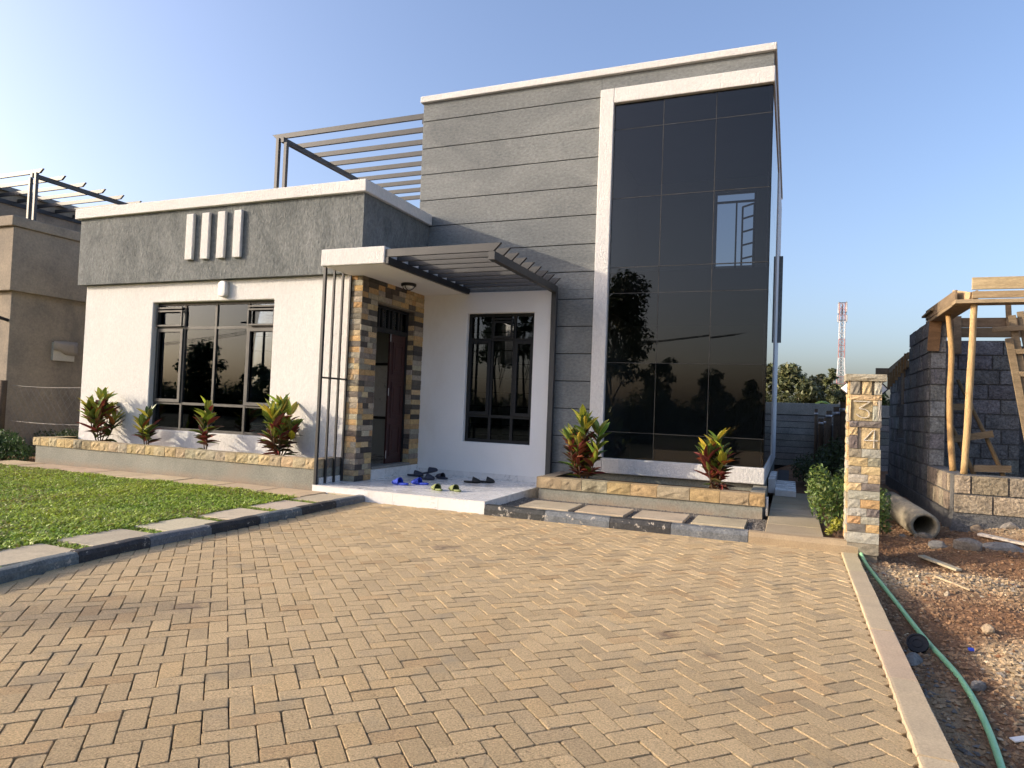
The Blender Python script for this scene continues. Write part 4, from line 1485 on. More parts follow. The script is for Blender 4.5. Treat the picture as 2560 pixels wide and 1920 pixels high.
def pst(xa, xb, p1, p2, col, d=.018, y=None, name='stone'):
    z0, z1 = zr(p1), zr(p2)
    return face_stone(GP, STONES, (PX0 + W_ * (xa + xb) / 2, PY0 + .012, (z0 + z1) / 2), W_ * (xb - xa) - .003, z1 - z0 - .003, d + .012, 0, jit(col, .1), name)


for p1, p2, parts, d in rows:
    u = 0
    for w, c in parts:
        pst(u, u + w, p1, p2, c, d); u += w
pst(0, .27, 705, 592, DK, .018); pst(0, .27, 591, 522, OC, .018)
pst(.27, .39, 705, 522, GR, .002)
pst(.88, 1.0, 466, 287, LG, .018); pst(.72, .88, 466, 334, LG, .018); pst(.72, .88, 333, 287, OC, .018)
pst(0, .06, 466, 287, OC, .022)
p3 = pst(.06, .72, 466, 287, (.45, .37, .22), .010)
p4 = pst(.39, .97, 705, 522, (.46, .37, .22), .014)
for a, b, c in ((0, .32, GR), (.38, .68, OC), (.76, 1.0, LG)): pst(a, b, 239, 122, c, .022)
for a, b in ((.32, .38), (.68, .76)): pst(a, b, 239, 122, GR, -.004)
cap_ = inst('pillar_cap', COPINGS[3], GP, ((PX0 + PX1) / 2, PY1 + .03, (zr(121) + zr(62)) / 2), (0, 0, 0), (W_ + .075, PY1 - PY0 + .075, zr(62) - zr(121)), (.42, .38, .29))
MB().box(PX0 - .035, PX1 + .035, PY0 - .03, PY1 + .03, zr(120), zr(64)).build('pillar_cap', M('cap_edge', (.44, .39, .28), (.34, .30, .22), fine=50, bst=.6), GP, .006)
# side faces
z = .12
while z < zr(125):
    h = random.uniform(.072, .085)
    zz = min(z + h, zr(122))
    u = PY0 + .004
    while u < PY1 - .01:
        e = min(u + random.uniform(.1, .18), PY1)
        if PY1 - e < .05: e = PY1
        face_stone(GP, STONES, (PX0 + .012, (u + e) / 2, (z + zz) / 2), e - u - .003, zz - z - .003, .028, -math.pi / 2, jit(random.choice([OC, OC, OR, LG, GR]), .12))
        u = e
    z = zz


def strokes(pts, w=.011):
    m = MB()
    for a, b in zip(pts, pts[1:]):
        m.bar((a[0], PY0 - .021, a[1]), (b[0], PY0 - .021, b[1]), w, .010, (0, 1, 0))
    return m


def gpt(px_, pz_): return (PX0 + W_ * (px_ - 133) / (412 - 133), zr(pz_))
num3 = [gpt(*q) for q in ((165, 297), (312, 297), (212, 358), (222, 362), (268, 366), (298, 385), (304, 410), (292, 432), (258, 440), (222, 432), (190, 408))]
strokes(num3, .0065).build('painted_numeral', CHALK, GP)
num4 = [gpt(*q) for q in ((338, 545), (262, 632), (385, 632))]
m4_ = strokes(num4, .0065); m4_.v += strokes([gpt(352, 540), gpt(348, 695)], .007).v; nq = len(m4_.v) - 8
m4_.f += [tuple(i + nq for i in f) for f in ((0, 1, 2, 3), (7, 6, 5, 4), (0, 4, 5, 1), (1, 5, 6, 2), (2, 6, 7, 3), (3, 7, 4, 0))]
m4_.build('painted_numeral', CHALK, GP)
for sgn in (-1, 1):
    xb = PX0 - .016 if sgn < 0 else PX1 + .004
    zc = (zr(239) + zr(122)) / 2
    lb_ = MB().add([(xb, 7.60, zc - .058), (xb, 7.72, zc - .058), (xb, 7.72, zc + .058), (xb, 7.60, zc + .058), (xb + sgn * .062, 7.66, zc)],
                   [(0, 1, 2, 3), (0, 1, 4), (1, 2, 4), (2, 3, 4), (3, 0, 4)]).build('wall_lamp', WPLAST, GP)
    fr_ = MB()
    tip = (xb + sgn * .066, 7.66, zc)
    for cc in ((7.60, -.058), (7.72, -.058), (7.72, .058), (7.60, .058)):
        fr_.bar((xb, cc[0], zc + cc[1]), tip, .008, .008)
    q_ = [(7.60, -.058), (7.72, -.058), (7.72, .058), (7.60, .058)]
    for a, b in zip(q_, q_[1:] + q_[:1]): fr_.bar((xb, a[0], zc + a[1]), (xb, b[0], zc + b[1]), .009, .009)
    fr_.build('lamp_cage', BLKPL, lb_)

# ------------------------------------------------------------------ neighbour's house (mirrored twin, unpainted)
MIR = -12.53
N = thing('house', 'unpainted brown cement-rendered house at the left edge with pergola on its roof', 'house', (-16, 9, 0))
MB().box(-19.1, -13.56, 8.22, 14, -.05, 3.12).build('wall', NPLAST, N, .01)
MB().box(-19.1, -13.45, 8.12, 14.2, 3.10, 4.30).build('fascia', NPLAST, N, .01)
nc = MB().prism([(-19.1, 8.06), (-13.40, 8.06), (-13.40, 14.3), (-13.75, 14.3), (-13.75, 8.4), (-19.1, 8.4)], 'z', 4.301, 4.49)
nc.build('parapet_cap', NPLAST, N, .01)
MB().box(-25.0, -19.14, 10.0, 17.0, -.05, 6.40).build('tower', NPLAST, N)
MB().box(-25.1, -19.02, 9.92, 17.1, 6.401, 6.52).build('tower_cap', CONC, N)
roof_pergola(N, MIR)
mbx = MB().box(-13.565, -13.50, 9.02, 9.46, 1.86, 2.22).build('meter_box', M('meter_box_grey', (.52, .49, .42), (.4, .37, .31), speck=.15), N, .006)
vs = []
for i in range(5):
    for j in range(4):
        vs.append((-13.49 + random.uniform(0, .03), 9.0 + .50 * i / 4, 2.25 - .27 * j / 3 * (1 - .3 * (i in (0, 1))) + random.uniform(-.01, .01)))
fs = [(i * 4 + j, i * 4 + j + 1, (i + 1) * 4 + j + 1, (i + 1) * 4 + j) for i in range(4) for j in range(3)]
rg = MB().add(vs, fs).build('plastic_sheet', RAG, mbx, smooth=True)
md = rg.modifiers.new('thick', 'SOLIDIFY'); md.thickness = .004
MB().tube([(-13.62, 8.225, 2.55), (-13.66, 7.95, 2.62)], .03, 10).build('spout', BLKPL, N)

# wire fence and post between the houses
fp = tag(MB().tube([(-13.05, 7.86, -.05), (-13.06, 7.87, .8), (-13.05, 7.87, 1.42)], [.062, .058, .056], 12).build('fence_post', BARK, smooth=True),
         'dark wooden fence post at the far left edge of the lawn', 'post')
wf = thing('wire_fence', 'sagging wire mesh fence between the two houses', 'fence', (-12.6, 8.3, .1))
wm = MB()
for k in range(13):
    for sg in (1, -1):
        x0 = -13.6 + .17 * k
        pts_ = []
        for q in range(7):
            zz = .15 + 1.16 * q / 6
            pts_.append((x0 + sg * .085 * ((q % 2) * 2 - 1) + .02 * math.sin(q * 2 + k), 8.32 + .01 * math.sin(k + q), zz + .03 * math.sin(x0 * 3)))
        wm.tube(pts_, .0022, 4, False)
wm.build('mesh_wire', WIRE, wf)
for z in (.68, 1.34):
    MB().tube([(-13.7 + .35 * q, 8.32, z - .02 * math.sin(math.pi * q / 6)) for q in range(7)], .0035, 5).build('line_wire', WIRE, wf)


# ------------------------------------------------------------------ leaf clouds for shrubs and trees
def leaf_cloud(name, centres, radii, n, size, cols, mat=FOLIAGE, parent=None, flat=1.0, shell=.55, aspect=.45, droop=.2, seed=0):
    """n folded leaves spread through a set of ellipsoids"""
    r = np.random.default_rng(seed + 77)
    centres = np.asarray(centres, float); radii = np.asarray(radii, float)
    if radii.ndim == 1: radii = np.stack([radii, radii, radii * flat], 1)
    vol = radii.prod(1) ** (2 / 3); pk = r.choice(len(centres), n, p=vol / vol.sum())
    d = r.normal(size=(n, 3)); d /= np.linalg.norm(d, axis=1, keepdims=True)
    rad = shell + (1 - shell) * r.random(n) ** .5
    rad = np.where(r.random(n) < .22, rad * r.random(n), rad) * r.uniform(.85, 1.12, n)
    p = centres[pk] + d * radii[pk] * rad[:, None]
    nrm = d * .7 + r.normal(size=(n, 3)) * .6 + np.array((0, 0, .55)); nrm /= np.linalg.norm(nrm, axis=1, keepdims=True)
    a = np.cross(nrm, r.normal(size=(n, 3))); a /= np.linalg.norm(a, axis=1, keepdims=True)
    a[:, 2] -= droop; a /= np.linalg.norm(a, axis=1, keepdims=True)
    b = np.cross(nrm, a)
    L = size * r.uniform(.6, 1.35, n)[:, None]; Wd = L * aspect
    q0 = p - a * L * .5; q1 = p + b * Wd * .5 + nrm * L * .06; q2 = p + a * L * .5; q3 = p - b * Wd * .5 + nrm * L * .06
    v = np.stack([q0, q1, q2, q3], 1).reshape(-1, 3)
    k = np.arange(n)[:, None] * 4
    f = np.concatenate([np.concatenate([k, k + 1, k + 2], 1), np.concatenate([k, k + 2, k + 3], 1)])
    cols = np.asarray(cols, float)
    c = cols[r.integers(0, len(cols), n)] * r.uniform(.65, 1.35, (n, 1))
    return np_mesh(name, v, f, mat, parent, np.repeat(c, 4, 0))


def tree(name, label, cat, base, h, crown_r, trunk_r, n, size, cols, seed, trunk_frac=.4, nclump=14, group=None, flat=.85, cw=1.0, aspect=.45, ns=5):
    r = random.Random(seed)
    t = thing(name, label, cat, base, group)
    B = Vector(base)
    tm = MB()
    top = B + Vector((r.uniform(-.06, .06) * h, r.uniform(-.06, .06) * h, h * .86))
    midp = B.lerp(top, .5) + Vector((r.uniform(-.04, .04) * h, r.uniform(-.04, .04) * h, 0))
    tm.tube([B - Vector((0, 0, .2)), midp, top], [trunk_r, trunk_r * .7, trunk_r * .25], 8)
    cc, rr = [], []
    for k in range(nclump):
        f = trunk_frac + (1 - trunk_frac) * (k + .5) / nclump
        prof = math.sin(math.pi * min(.98, max(.12, ((f - trunk_frac) / (1 - trunk_frac)) * .85 + .12))) ** .7
        an = k * 2.4 + r.uniform(-.5, .5)
        out = crown_r * prof * r.uniform(.25, .78)
        c = B + Vector((math.cos(an) * out * cw, math.sin(an) * out, h * f * .95))
        s = crown_r * r.uniform(.26, .48)
        cc.append(c); rr.append((s, s, s * flat))
        if k % 2 == 0:
            st_ = B.lerp(top, max(.2, f - .18))
            tm.tube([st_, st_.lerp(c, .6) + Vector((0, 0, .05 * h * .3)), c], [trunk_r * .35, trunk_r * .22, trunk_r * .08], ns)
    cc.append(top); rr.append((crown_r * .3,) * 3)
    tm.build('trunk', BARK, t, smooth=True)
    leaf_cloud('crown', cc, rr, n, size, cols, parent=t, seed=seed, aspect=aspect)
    return t


G_DARK = [(.035, .060, .018), (.050, .080, .022), (.065, .095, .030)]
G_OLIVE = [(.14, .15, .055), (.11, .125, .048), (.20, .195, .08), (.08, .10, .038)]
G_FRESH = [(.080, .140, .025), (.110, .170, .030), (.150, .190, .040), (.060, .110, .025)]


def shrub(label, base, w, d, h, n, size, cols, seed, cat='shrub', nc=9, name='shrub'):
    r = random.Random(seed)
    t = thing(name, label, cat, base)
    B = Vector(base)
    cc, rr = [], []
    sm_ = MB()
    for k in range(nc):
        c = B + Vector((r.uniform(-.5, .5) * w, r.uniform(-.5, .5) * d, h * r.uniform(.25, .8)))
        cc.append(c); s = r.uniform(.22, .38)
        rr.append((w * s, d * s, h * s * .8))
        sm_.tube([B + Vector((r.uniform(-.05, .05), r.uniform(-.05, .05), -.05)), c], [.010, .004], 5)
    sm_.build('stems', STEM, t)
    leaf_cloud('foliage', cc, rr, n, size, cols, parent=t, seed=seed)
    return t


shrub('leafy green shrub growing against the left side of the stone gate pillar', (.47, 8.42, .05), .36, .60, .74, 2600, .05, G_FRESH, 41, nc=12)
shrub('dark shrub in the shade behind the leafy one beside the side path', (.62, 10.6, .05), .55, 1.8, .72, 3600, .055, G_DARK, 42, nc=12)
shrub('dark shrub at the far end of the side path by the back wall', (.58, 13.6, .05), .75, 2.2, .95, 4200, .06, G_DARK, 43, nc=12)
shrub('green weeds behind the stone gate pillar beside the concrete pipe', (1.02, 9.3, -.03), .25, .9, .62, 900, .05, G_FRESH, 44, nc=7)
shrub('dark green clipped hedge bush left of the long planter', (-12.75, 7.62, .03), 1.15, .55, .58, 9000, .05, [(.035, .075, .018), (.055, .11, .025), (.09, .15, .035)], 45, nc=16)
shrub('low dark hedge behind the clipped bush below the wire fence', (-12.7, 8.9, .03), 1.3, .7, .55, 4000, .05, G_DARK, 46, nc=10)
# a small yellow-leaved plant at the foot of the shrub
shrub('small yellow-leaved plant at the foot of the gate pillar shrub', (.49, 8.12, .05), .18, .14, .20, 240, .045, [(.42, .40, .06), (.34, .36, .06)], 47, nc=4)

# ------------------------------------------------------------------ boundary wall at the back
BWL = thing('boundary_wall', 'grey precast concrete plank wall closing the yard behind the house', 'wall', (0, 19.6, 0))
zt = 1.69
MB().box(-6.5, 4.5, 19.62, 19.70, -.2, 1.66).build('wall_core', SEAL, BWL)
for px0 in (-4.1, -2.3, -.5, 1.35, 3.2):
    for k in range(8):
        z0 = .02 + .168 * k
        o = MB().box(px0, px0 + 1.70, 19.57 + random.uniform(-.004, .004), 19.615, z0 + .006, z0 + .162).build('plank', CONC, BWL, .006)
        o.color = (*jit((.92, .92, .92), .15), 1)
    o = MB().box(px0, px0 + 1.70, 19.56, 19.74, 1.375, zt).build('top_panel', CONC, BWL, .01); o.color = (1.15, 1.13, 1.08, 1)
    o = MB().box(px0 - .14, px0 - .005, 19.53, 19.75, -.2, 1.371).build('concrete_post', CONC, BWL, .01); o.color = (.8, .8, .8, 1)
plab = ['nearest dark timber fence post just left of the gate pillar', 'second dark timber fence post behind the gate pillar', 'third fence post along the side boundary, between darker ones',
        'fourth fence post along the side boundary with a pale band', 'fifth fence post near the plank wall, beside its twin', 'farthest thin fence post against the plank wall']
for k, (y, h, r_) in enumerate(((13.1, 1.60, .075), (15.1, 1.55, .075), (18.2, 1.50, .07), (21.4 - 2.3, 1.34, .08), (19.45, 1.31, .07), (19.3, 1.55, .045))):
    xx = .85 if k < 4 else (.72, .60)[k - 4]
    t = thing('fence_post', plab[k], 'post', (xx, y, 0), 'side boundary fence posts')
    MB().tube([(xx, y, -.1), (xx + .01, y, h * .5), (xx, y, h)], [r_, r_ * .96, r_ * .92], 10).build('post_shaft', BARK, t, smooth=True)
    MB().tube([(xx, y, h - .16), (xx, y, h - .10)], r_ * 1.03, 12).build('metal_band', STEEL, t, smooth=True)
sw = MB().box(.93, 1.01, 12.0, 19.5, -.2, 1.15).build('side_wall', M('dark_side_wall', (.10, .10, .10), (.07, .07, .07), bst=.8, bdist=.01))
tag(sw, 'dark low block wall running back along the side boundary behind the posts', 'wall')

# ------------------------------------------------------------------ unfinished block house on the right
U = thing('unfinished_house', 'unfinished dark block house with timber formwork at the right edge', 'house', (2.6, 12, 0))
BC = .236


def block_wall(parent, plane, d, u0, u1, z0, courses, outward, thick, length=.40, tone=(1, 1, 1), holes=(), tops=None, pname='block_wall', mat=MORTAR):
    """mortar core with separate blocks standing proud on the visible side"""
    core = MB()
    ztop = z0 + courses * BC
    dd = (d, d + thick) if outward < 0 else (d - thick, d)
    core.wall('y' if plane == 'y' else 'x', dd[0] + (.012 if outward < 0 else 0), dd[1] - (.012 if outward > 0 else 0), u0, u1, z0, ztop, holes)
    c = core.build(pname, mat, parent)
    for r in range(courses):
        z = z0 + BC * (r + .5)
        u = u0 - (length * .5 if r % 2 else 0) - random.uniform(0, .05)
        while u < u1 - .02:
            e = u + length * random.uniform(.86, 1.12)
            a, b = max(u, u0), min(e, u1)
            if u1 - b < .08: b = u1; e = u1 + .01
            u = e
            if b - a < .06: continue
            cu = (a + b) / 2
            if any(h[0] < cu < h[1] and h[2] < z < h[3] for h in holes): continue
            if tops and z > tops(cu): continue
            col = jit(tone, .22)
            dep = .012 + random.uniform(.004, .018)
            if plane == 'y':
                inst('block', random.choice(BLOCKS), c, (cu, d + .012, z), (0, 0, 0), (b - a - .022, dep, BC - .022), col)
            else:
                inst('block', random.choice(BLOCKS), c, (d + .012, cu, z), (0, 0, -math.pi / 2), (b - a - .022, dep, BC - .022), col)
    return c


TANB = (2.6, 2.15, 1.6)
# foundation and low veranda wall
MB().add([(1.80, 9.84, -.25), (4.5, 9.80, -.25), (4.5, 10.15, -.25), (1.80, 10.15, -.25), (1.88, 9.90, .215), (4.5, 9.88, .215), (4.5, 10.14, .215), (1.88, 10.14, .215)],
         [(0, 3, 2, 1), (4, 5, 6, 7), (0, 1, 5, 4), (1, 2, 6, 5), (2, 3, 7, 6), (3, 0, 4, 7)]).build('foundation', MORTAR, U)
MB().box(1.83, 2.10, 10.15, 16.0, -.25, .214).build('foundation', MORTAR, U)
MB().box(2.1, 4.5, 10.15, 15.8, -.2, .30).build('floor_slab', MORTAR, U)
block_wall(U, 'y', 9.90, 1.876, 4.5, .215, 2, -1, .2, .42, (2.1, 1.7, 1.25))
block_wall(U, 'x', 1.865, 10.105, 11.6, .216, 2, -1, .2, .30, (2.0, 1.65, 1.25))
# tall left wall
block_wall(U, 'x', 1.865, 11.61, 13.45, .216, 11, -1, .2, .30, (1.0, 1.0, 1.0), tops=lambda u: 2.82 if u < 12.6 else 2.72)
block_wall(U, 'y', 11.60, 1.878, 2.08, .688, 9, -1, .2, .5, (1.35, 1.35, 1.35))
block_wall(U, 'x', 1.866, 13.46, 15.85, .216, 8, -1, .2, .30, (1.25, 1.25, 1.25), holes=((13.9, 14.75, 1.0, 2.3),))
# inner wall facing the street
block_wall(U, 'y', 13.0, 2.08, 3.34, .30, 10, -1, .2, .42, (1.1, 1.1, 1.12))
block_wall(U, 'y', 13.9, 3.34, 4.6, .30, 10, -1, .2, .42, (.7, .7, .72))
MB().box(2.15, 4.5, 15.4, 15.6, .3, 2.6).build('back_wall', MORTAR, U)
fw = MB().box(1.86, 4.6, 9.885, 10.13, 2.805, 2.850).build('formwork', TIMBER, U)
fw.color = (1.0, .98, .92, 1)


def board(p0, p1, w, h, tone=(1, 1, 1), up=(0, 0, 1), name='board', parent=None):
    o = MB().bar(p0, p1, w, h, up).build(name, TIMBER, parent or fw, .003)
    o.color = (*jit(tone, .1), 1)
    return o


board((2.03, 9.895, 3.045), (4.6, 9.895, 3.035), .028, .150, (1.25, 1.2, 1.1))
board((2.035, 9.897, 2.905), (4.6, 9.895, 2.90), .028, .085, (.95, .85, .75))
board((1.985, 10.128, 2.82), (1.985, 11.95, 2.82), .24, .045, (.8, .75, .68))
board((1.875, 9.94, 2.905), (1.875, 11.95, 2.93), .026, .15, (.62, .60, .58))
board((2.14, 10.15, 2.93), (2.14, 12.9, 2.93), .026, .15, (.7, .68, .62))
board((2.02, 9.905, 2.87), (1.885, 10.2, 2.95), .03, .14, (1.25, 1.15, 1.0))
board((1.865, 11.3, 2.93), (1.88, 12.1, 2.93), .10, .03, (.7, .66, .6))
board((1.93, 11.57, 2.80), (1.905, 11.57, 2.36), .155, .028, (.62, .47, .36), (0, 1, 0))
for z in (2.79, 2.95):
    board((2.08, 12.965, z), (4.4, 12.965, z - .01), .03, .155, (.52, .46, .42))
board((2.46, 12.93, 3.05), (2.47, 12.93, 2.44), .11, .025, (.72, .66, .60), (0, 1, 0))
board((3.14, 12.92, 3.28), (3.16, 12.92, 2.87), .075, .03, (.75, .66, .55), (0, 1, 0))
board((2.33, 12.90, 3.0), (2.30, 12.90, 2.72), .03, .03, (.7, .66, .6), (0, 1, 0))
# lintel boards over the side window
for z in (2.20, 2.34):
    board((1.85, 13.46, z + .11), (1.85, 15.85, z), .03, .12, (.72, .64, .55))
for q in range(7):
    yv = 13.6 + .36 * q
    board((1.828, yv, 2.50 - .045 * q), (1.828, yv + .02, 2.22 - .045 * q), .05, .02, (.75, .60, .45), (0, 1, 0))
board((1.60, 15.92, 2.30), (2.1, 15.92, 2.30), .03, .19, (.66, .62, .58), name='board')
board((1.86, 14.05, 1.62), (1.86, 14.05, 2.24), .28, .025, (.50, .47, .43), (1, 0, 0))

# props, ladder, scaffold


def pole(label, pts, r0, r1, tone, seed, group=None, name='timber_prop'):
    r = random.Random(seed)
    P = [Vector(p) for p in pts]
    out, rad = [], []
    nseg = 14
    for q in range(nseg + 1):
        t = q / nseg * (len(P) - 1); i = min(int(t), len(P) - 2)
        p = P[i].lerp(P[i + 1], t - i)
        out.append(p + Vector((r.uniform(-.006, .006), r.uniform(-.006, .006), 0)))
        rad.append((r0 + (r1 - r0) * q / nseg) * r.uniform(.94, 1.06))
    for _ in range(2):
        for i in range(1, nseg): out[i] = out[i] * .5 + (out[i - 1] + out[i + 1]) * .25
    o = MB().tube(out, rad, 12).build(name, POLEM, smooth=True)
    o.color = (*tone, 1)
    return tag(o, label, 'prop', group)


pole('thick pale timber prop standing on the low wall corner under the formwork', [(2.0, 9.985, .69), (2.035, 9.985, 1.4), (2.05, 9.985, 2.0), (2.075, 9.985, 2.803)], .040, .038, (1.15, 1.1, 1.0), 3)
pole('crooked thinner orange timber prop behind the thick pale one', [(1.985, 10.52, .69), (1.955, 10.6, 1.2), (1.95, 10.66, 1.75), (1.99, 10.74, 2.25), (1.955, 10.86, 2.803)], .040, .034, (1.0, .88, .7), 4)
lad = thing('ladder', 'rough pole ladder leaning inside the unfinished house', 'ladder', (2.5, 12.2, .3))
for a, b in (((2.62, 11.9, .30), (2.10, 12.75, 1.85)), ((2.98, 11.9, .30), (2.45, 12.75, 2.0))):
    o = MB().tube([a, ((a[0] + b[0]) / 2 + .02, (a[1] + b[1]) / 2, (a[2] + b[2]) / 2), b], [.034, .03, .026], 10).build('rail', POLEM, lad, smooth=True); o.color = (.55, .5, .45, 1)
for a, b in (((2.52, 11.98, .66), (2.98, 11.98, .68)), ((2.26, 12.2, 1.06), (2.80, 12.18, 1.18)), ((2.20, 12.45, 1.56), (2.60, 12.45, 1.58))):
    o = MB().bar(a, b, .03, .10).build('rung', TIMBER, lad); o.color = (.8, .74, .66, 1)
sc_ = thing('scaffold', 'leaning board scaffold at the right edge of the unfinished house', 'scaffold', (2.95, 11.5, .3))
for a, b, w in (((2.84, 11.5, 2.86), (3.16, 11.2, .30), .09), ((2.95, 11.55, 2.92), (3.32, 11.3, .30), .08), ((2.79, 11.42, 2.53), (3.10, 11.15, .3), .09)):
    o = MB().bar(a, b, w, .03, (0, 1, 0)).build('upright', TIMBER, sc_, .003); o.color = (.72, .68, .62, 1)
for a, b in (((2.60, 11.42, 2.65), (3.3, 11.42, 2.70)), ((2.82, 11.40, 2.34), (3.3, 11.40, 2.36)), ((2.90, 11.36, 2.03), (3.4, 11.36, 2.0))):
    o = MB().bar(a, b, .03, .07).build('ledger', TIMBER, sc_, .003); o.color = (.85, .8, .74, 1)

# ------------------------------------------------------------------ background trees, bananas, mast
tree('avocado_tree', 'bushy dark avocado tree behind the back wall, closest to the glass tower', 'tree', (-.02, 25.6, 0), 3.15, 1.0, .09, 3400, .20, G_OLIVE, 51, .25, 16, 'trees behind the back wall')
tree('avocado_tree', 'yellow-green tree in the middle behind the back wall', 'tree', (.80, 26.2, 0), 2.85, .85, .08, 3000, .19, [(.13, .13, .04), (.10, .105, .035), (.17, .15, .06), (.07, .08, .03)], 52, .25, 14, 'trees behind the back wall')
tree('young_tree', 'slender upright young tree rising in front of the mast', 'tree', (1.22, 25.0, 0), 3.15, .30, .04, 900, .20, [(.12, .14, .05), (.16, .17, .07), (.09, .10, .035)], 53, .3, 12, 'trees behind the back wall')
tree('avocado_tree', 'small tree behind the gate pillar at the foot of the mast', 'tree', (1.65, 27.0, 0), 2.45, .75, .07, 2000, .19, G_OLIVE, 54, .2, 12, 'trees behind the back wall')
tree('avocado_tree', 'low dark tree seen between gate pillar and block house', 'tree', (2.75, 28.0, 0), 2.5, .9, .08, 2000, .19, G_DARK, 55, .2, 12, 'trees behind the back wall')
tree('avocado_tree', 'far left tree of the row, mostly hidden behind the tower edge', 'tree', (-1.2, 27.0, 0), 2.6, .9, .08, 2000, .19, G_OLIVE, 56, .2, 12, 'trees behind the back wall')


def banana(label, base, specs, seed):
    t = thing('banana_plant', label, 'plant', base, 'banana plants behind the back wall')
    B = Vector(base)
    MB().tube([B - Vector((0, 0, .2)), B + Vector((0, 0, .9)), B + Vector((.02, 0, 1.45))], [.09, .07, .04], 10).build('stem', M('banana_stem_%d' % seed, (.16, .18, .05), (.12, .11, .05)), t, smooth=True)
    r = random.Random(seed)
    for an, ln, rise in specs:
        vs, fs, cs = [], [], []
        n = 13
        for q in range(n):
            u = q / (n - 1)
            rr = ln * u
            z = 1.42 + rise * math.sin(u * 2.3) * .55 - .28 * u * u * ln
            w = .17 * math.sin(math.pi * min(.99, .05 + u * .95)) ** .6
            c_ = B + Vector((math.cos(an) * rr, math.sin(an) * rr, z))
            nx, ny = -math.sin(an), math.cos(an)
            saw = .80 + .20 * (q % 2)
            vs += [c_ + Vector((nx * w * saw, ny * w * saw, -.06 * saw)), c_, c_ - Vector((nx * w * saw, ny * w * saw, .06 * saw))]
        for q in range(n - 1):
            a = q * 3
            fs += [(a, a + 1, a + 4, a + 3), (a + 1, a + 2, a + 5, a + 4)]
        o = np_mesh('leaf', np.array([v[:] for v in vs]), np.array(fs), FOLIAGE, t, np.array([(.20, .30, .03)] * len(vs)) * r.uniform(.8, 1.2))
    return t


banana('banana plant with bright green leaves above the wall beside the gate pillar', (1.32, 21.6, 0), [(2.9, 1.0, .5), (3.4, .9, .9), (-.3, .8, .6), (.3, .7, .9), (-1.2, .8, .4), (-2.2, .9, .3)], 61)
banana('banana plant with leaves seen right of the gate pillar', (2.05, 21.8, 0), [(-.4, .9, .3), (.5, .8, .5), (2.6, .8, .4), (-2.0, .8, .1), (-1.2, .9, .0)], 62)
banana('banana plant peeping out beside the white tower edge', (-.62, 21.4, 0), [(-.2, .6, .4), (.7, .6, .7), (2.8, .7, .5), (-1.4, .7, .3)], 63)

MS = thing('radio_mast', 'red and white lattice radio mast with antenna panels in the distance', 'mast', (5.4, 90, 0))


def mast_section(z0, z1, w0, w1, mat, nb):
    m = MB()
    cx, cy = 5.40, 90.0
    def cor(t, i):
        w = (w0 + (w1 - w0) * t) / 2
        return Vector((cx + (-w, w, w, -w)[i], cy + (-w, -w, w, w)[i], z0 + (z1 - z0) * t))
    for i in range(4):
        m.tube([cor(0, i), cor(1, i)], .042, 6)
        j = (i + 1) % 4
        for k in range(nb):
            t0, t1 = k / nb, (k + 1) / nb
            m.tube([cor(t0, i), cor(t1, j)] if k % 2 else [cor(t0, j), cor(t1, i)], .022, 5)
            m.tube([cor(t1, i), cor(t1, j)], .022, 5)
    o = m.build('lattice_section', mat, MS)
    return o


for z0, z1, w0, w1, mt, nb in ((-.2, 3.9, 1.7, 1.05, MWHT, 4), (3.9, 6.35, 1.05, .86, MRED, 3), (6.35, 8.6, .86, .66, MWHT, 3), (8.6, 10.85, .66, .62, MRED, 3), (10.85, 13.0, .62, .60, MWHT, 3), (13.0, 15.2, .60, .60, MRED, 3)):
    mast_section(z0, z1, w0, w1, mt, nb)
lc_ = MB()
for xx in (5.30, 5.42): lc_.tube([(xx, 89.9, 0), (xx, 89.9, 14.8)], .03, 5)
for k in range(36): lc_.tube([(5.30, 89.9, .4 * k + .2), (5.42, 89.9, .4 * k + .2)], .014, 4)
lc_.build('cable_ladder', MDRK, MS)
for (xx, yy_, z0, z1) in ((4.95, 89.7, 13.9, 15.2), (5.83, 89.7, 14.0, 15.25), (4.90, 89.7, 12.9, 13.7), (5.86, 89.7, 12.9, 13.7), (5.4, 90.5, 13.9, 15.2)):
    MB().box(xx - .07, xx + .07, yy_ - .05, yy_ + .05, z0, z1).build('antenna_panel', MGRY, MS, .02)
    MB().tube([(xx + (.05 if xx < 5.4 else -.05), yy_ + .05, z0 - .15), (xx + (.05 if xx < 5.4 else -.05), yy_ + .05, z1 + .1)], .03, 6).build('antenna_mount', MDRK, MS)
for z in (13.05, 14.0, 15.15):
    MB().box(5.02, 5.78, 89.62, 89.68, z, z + .06).build('platform_rail', MDRK, MS)


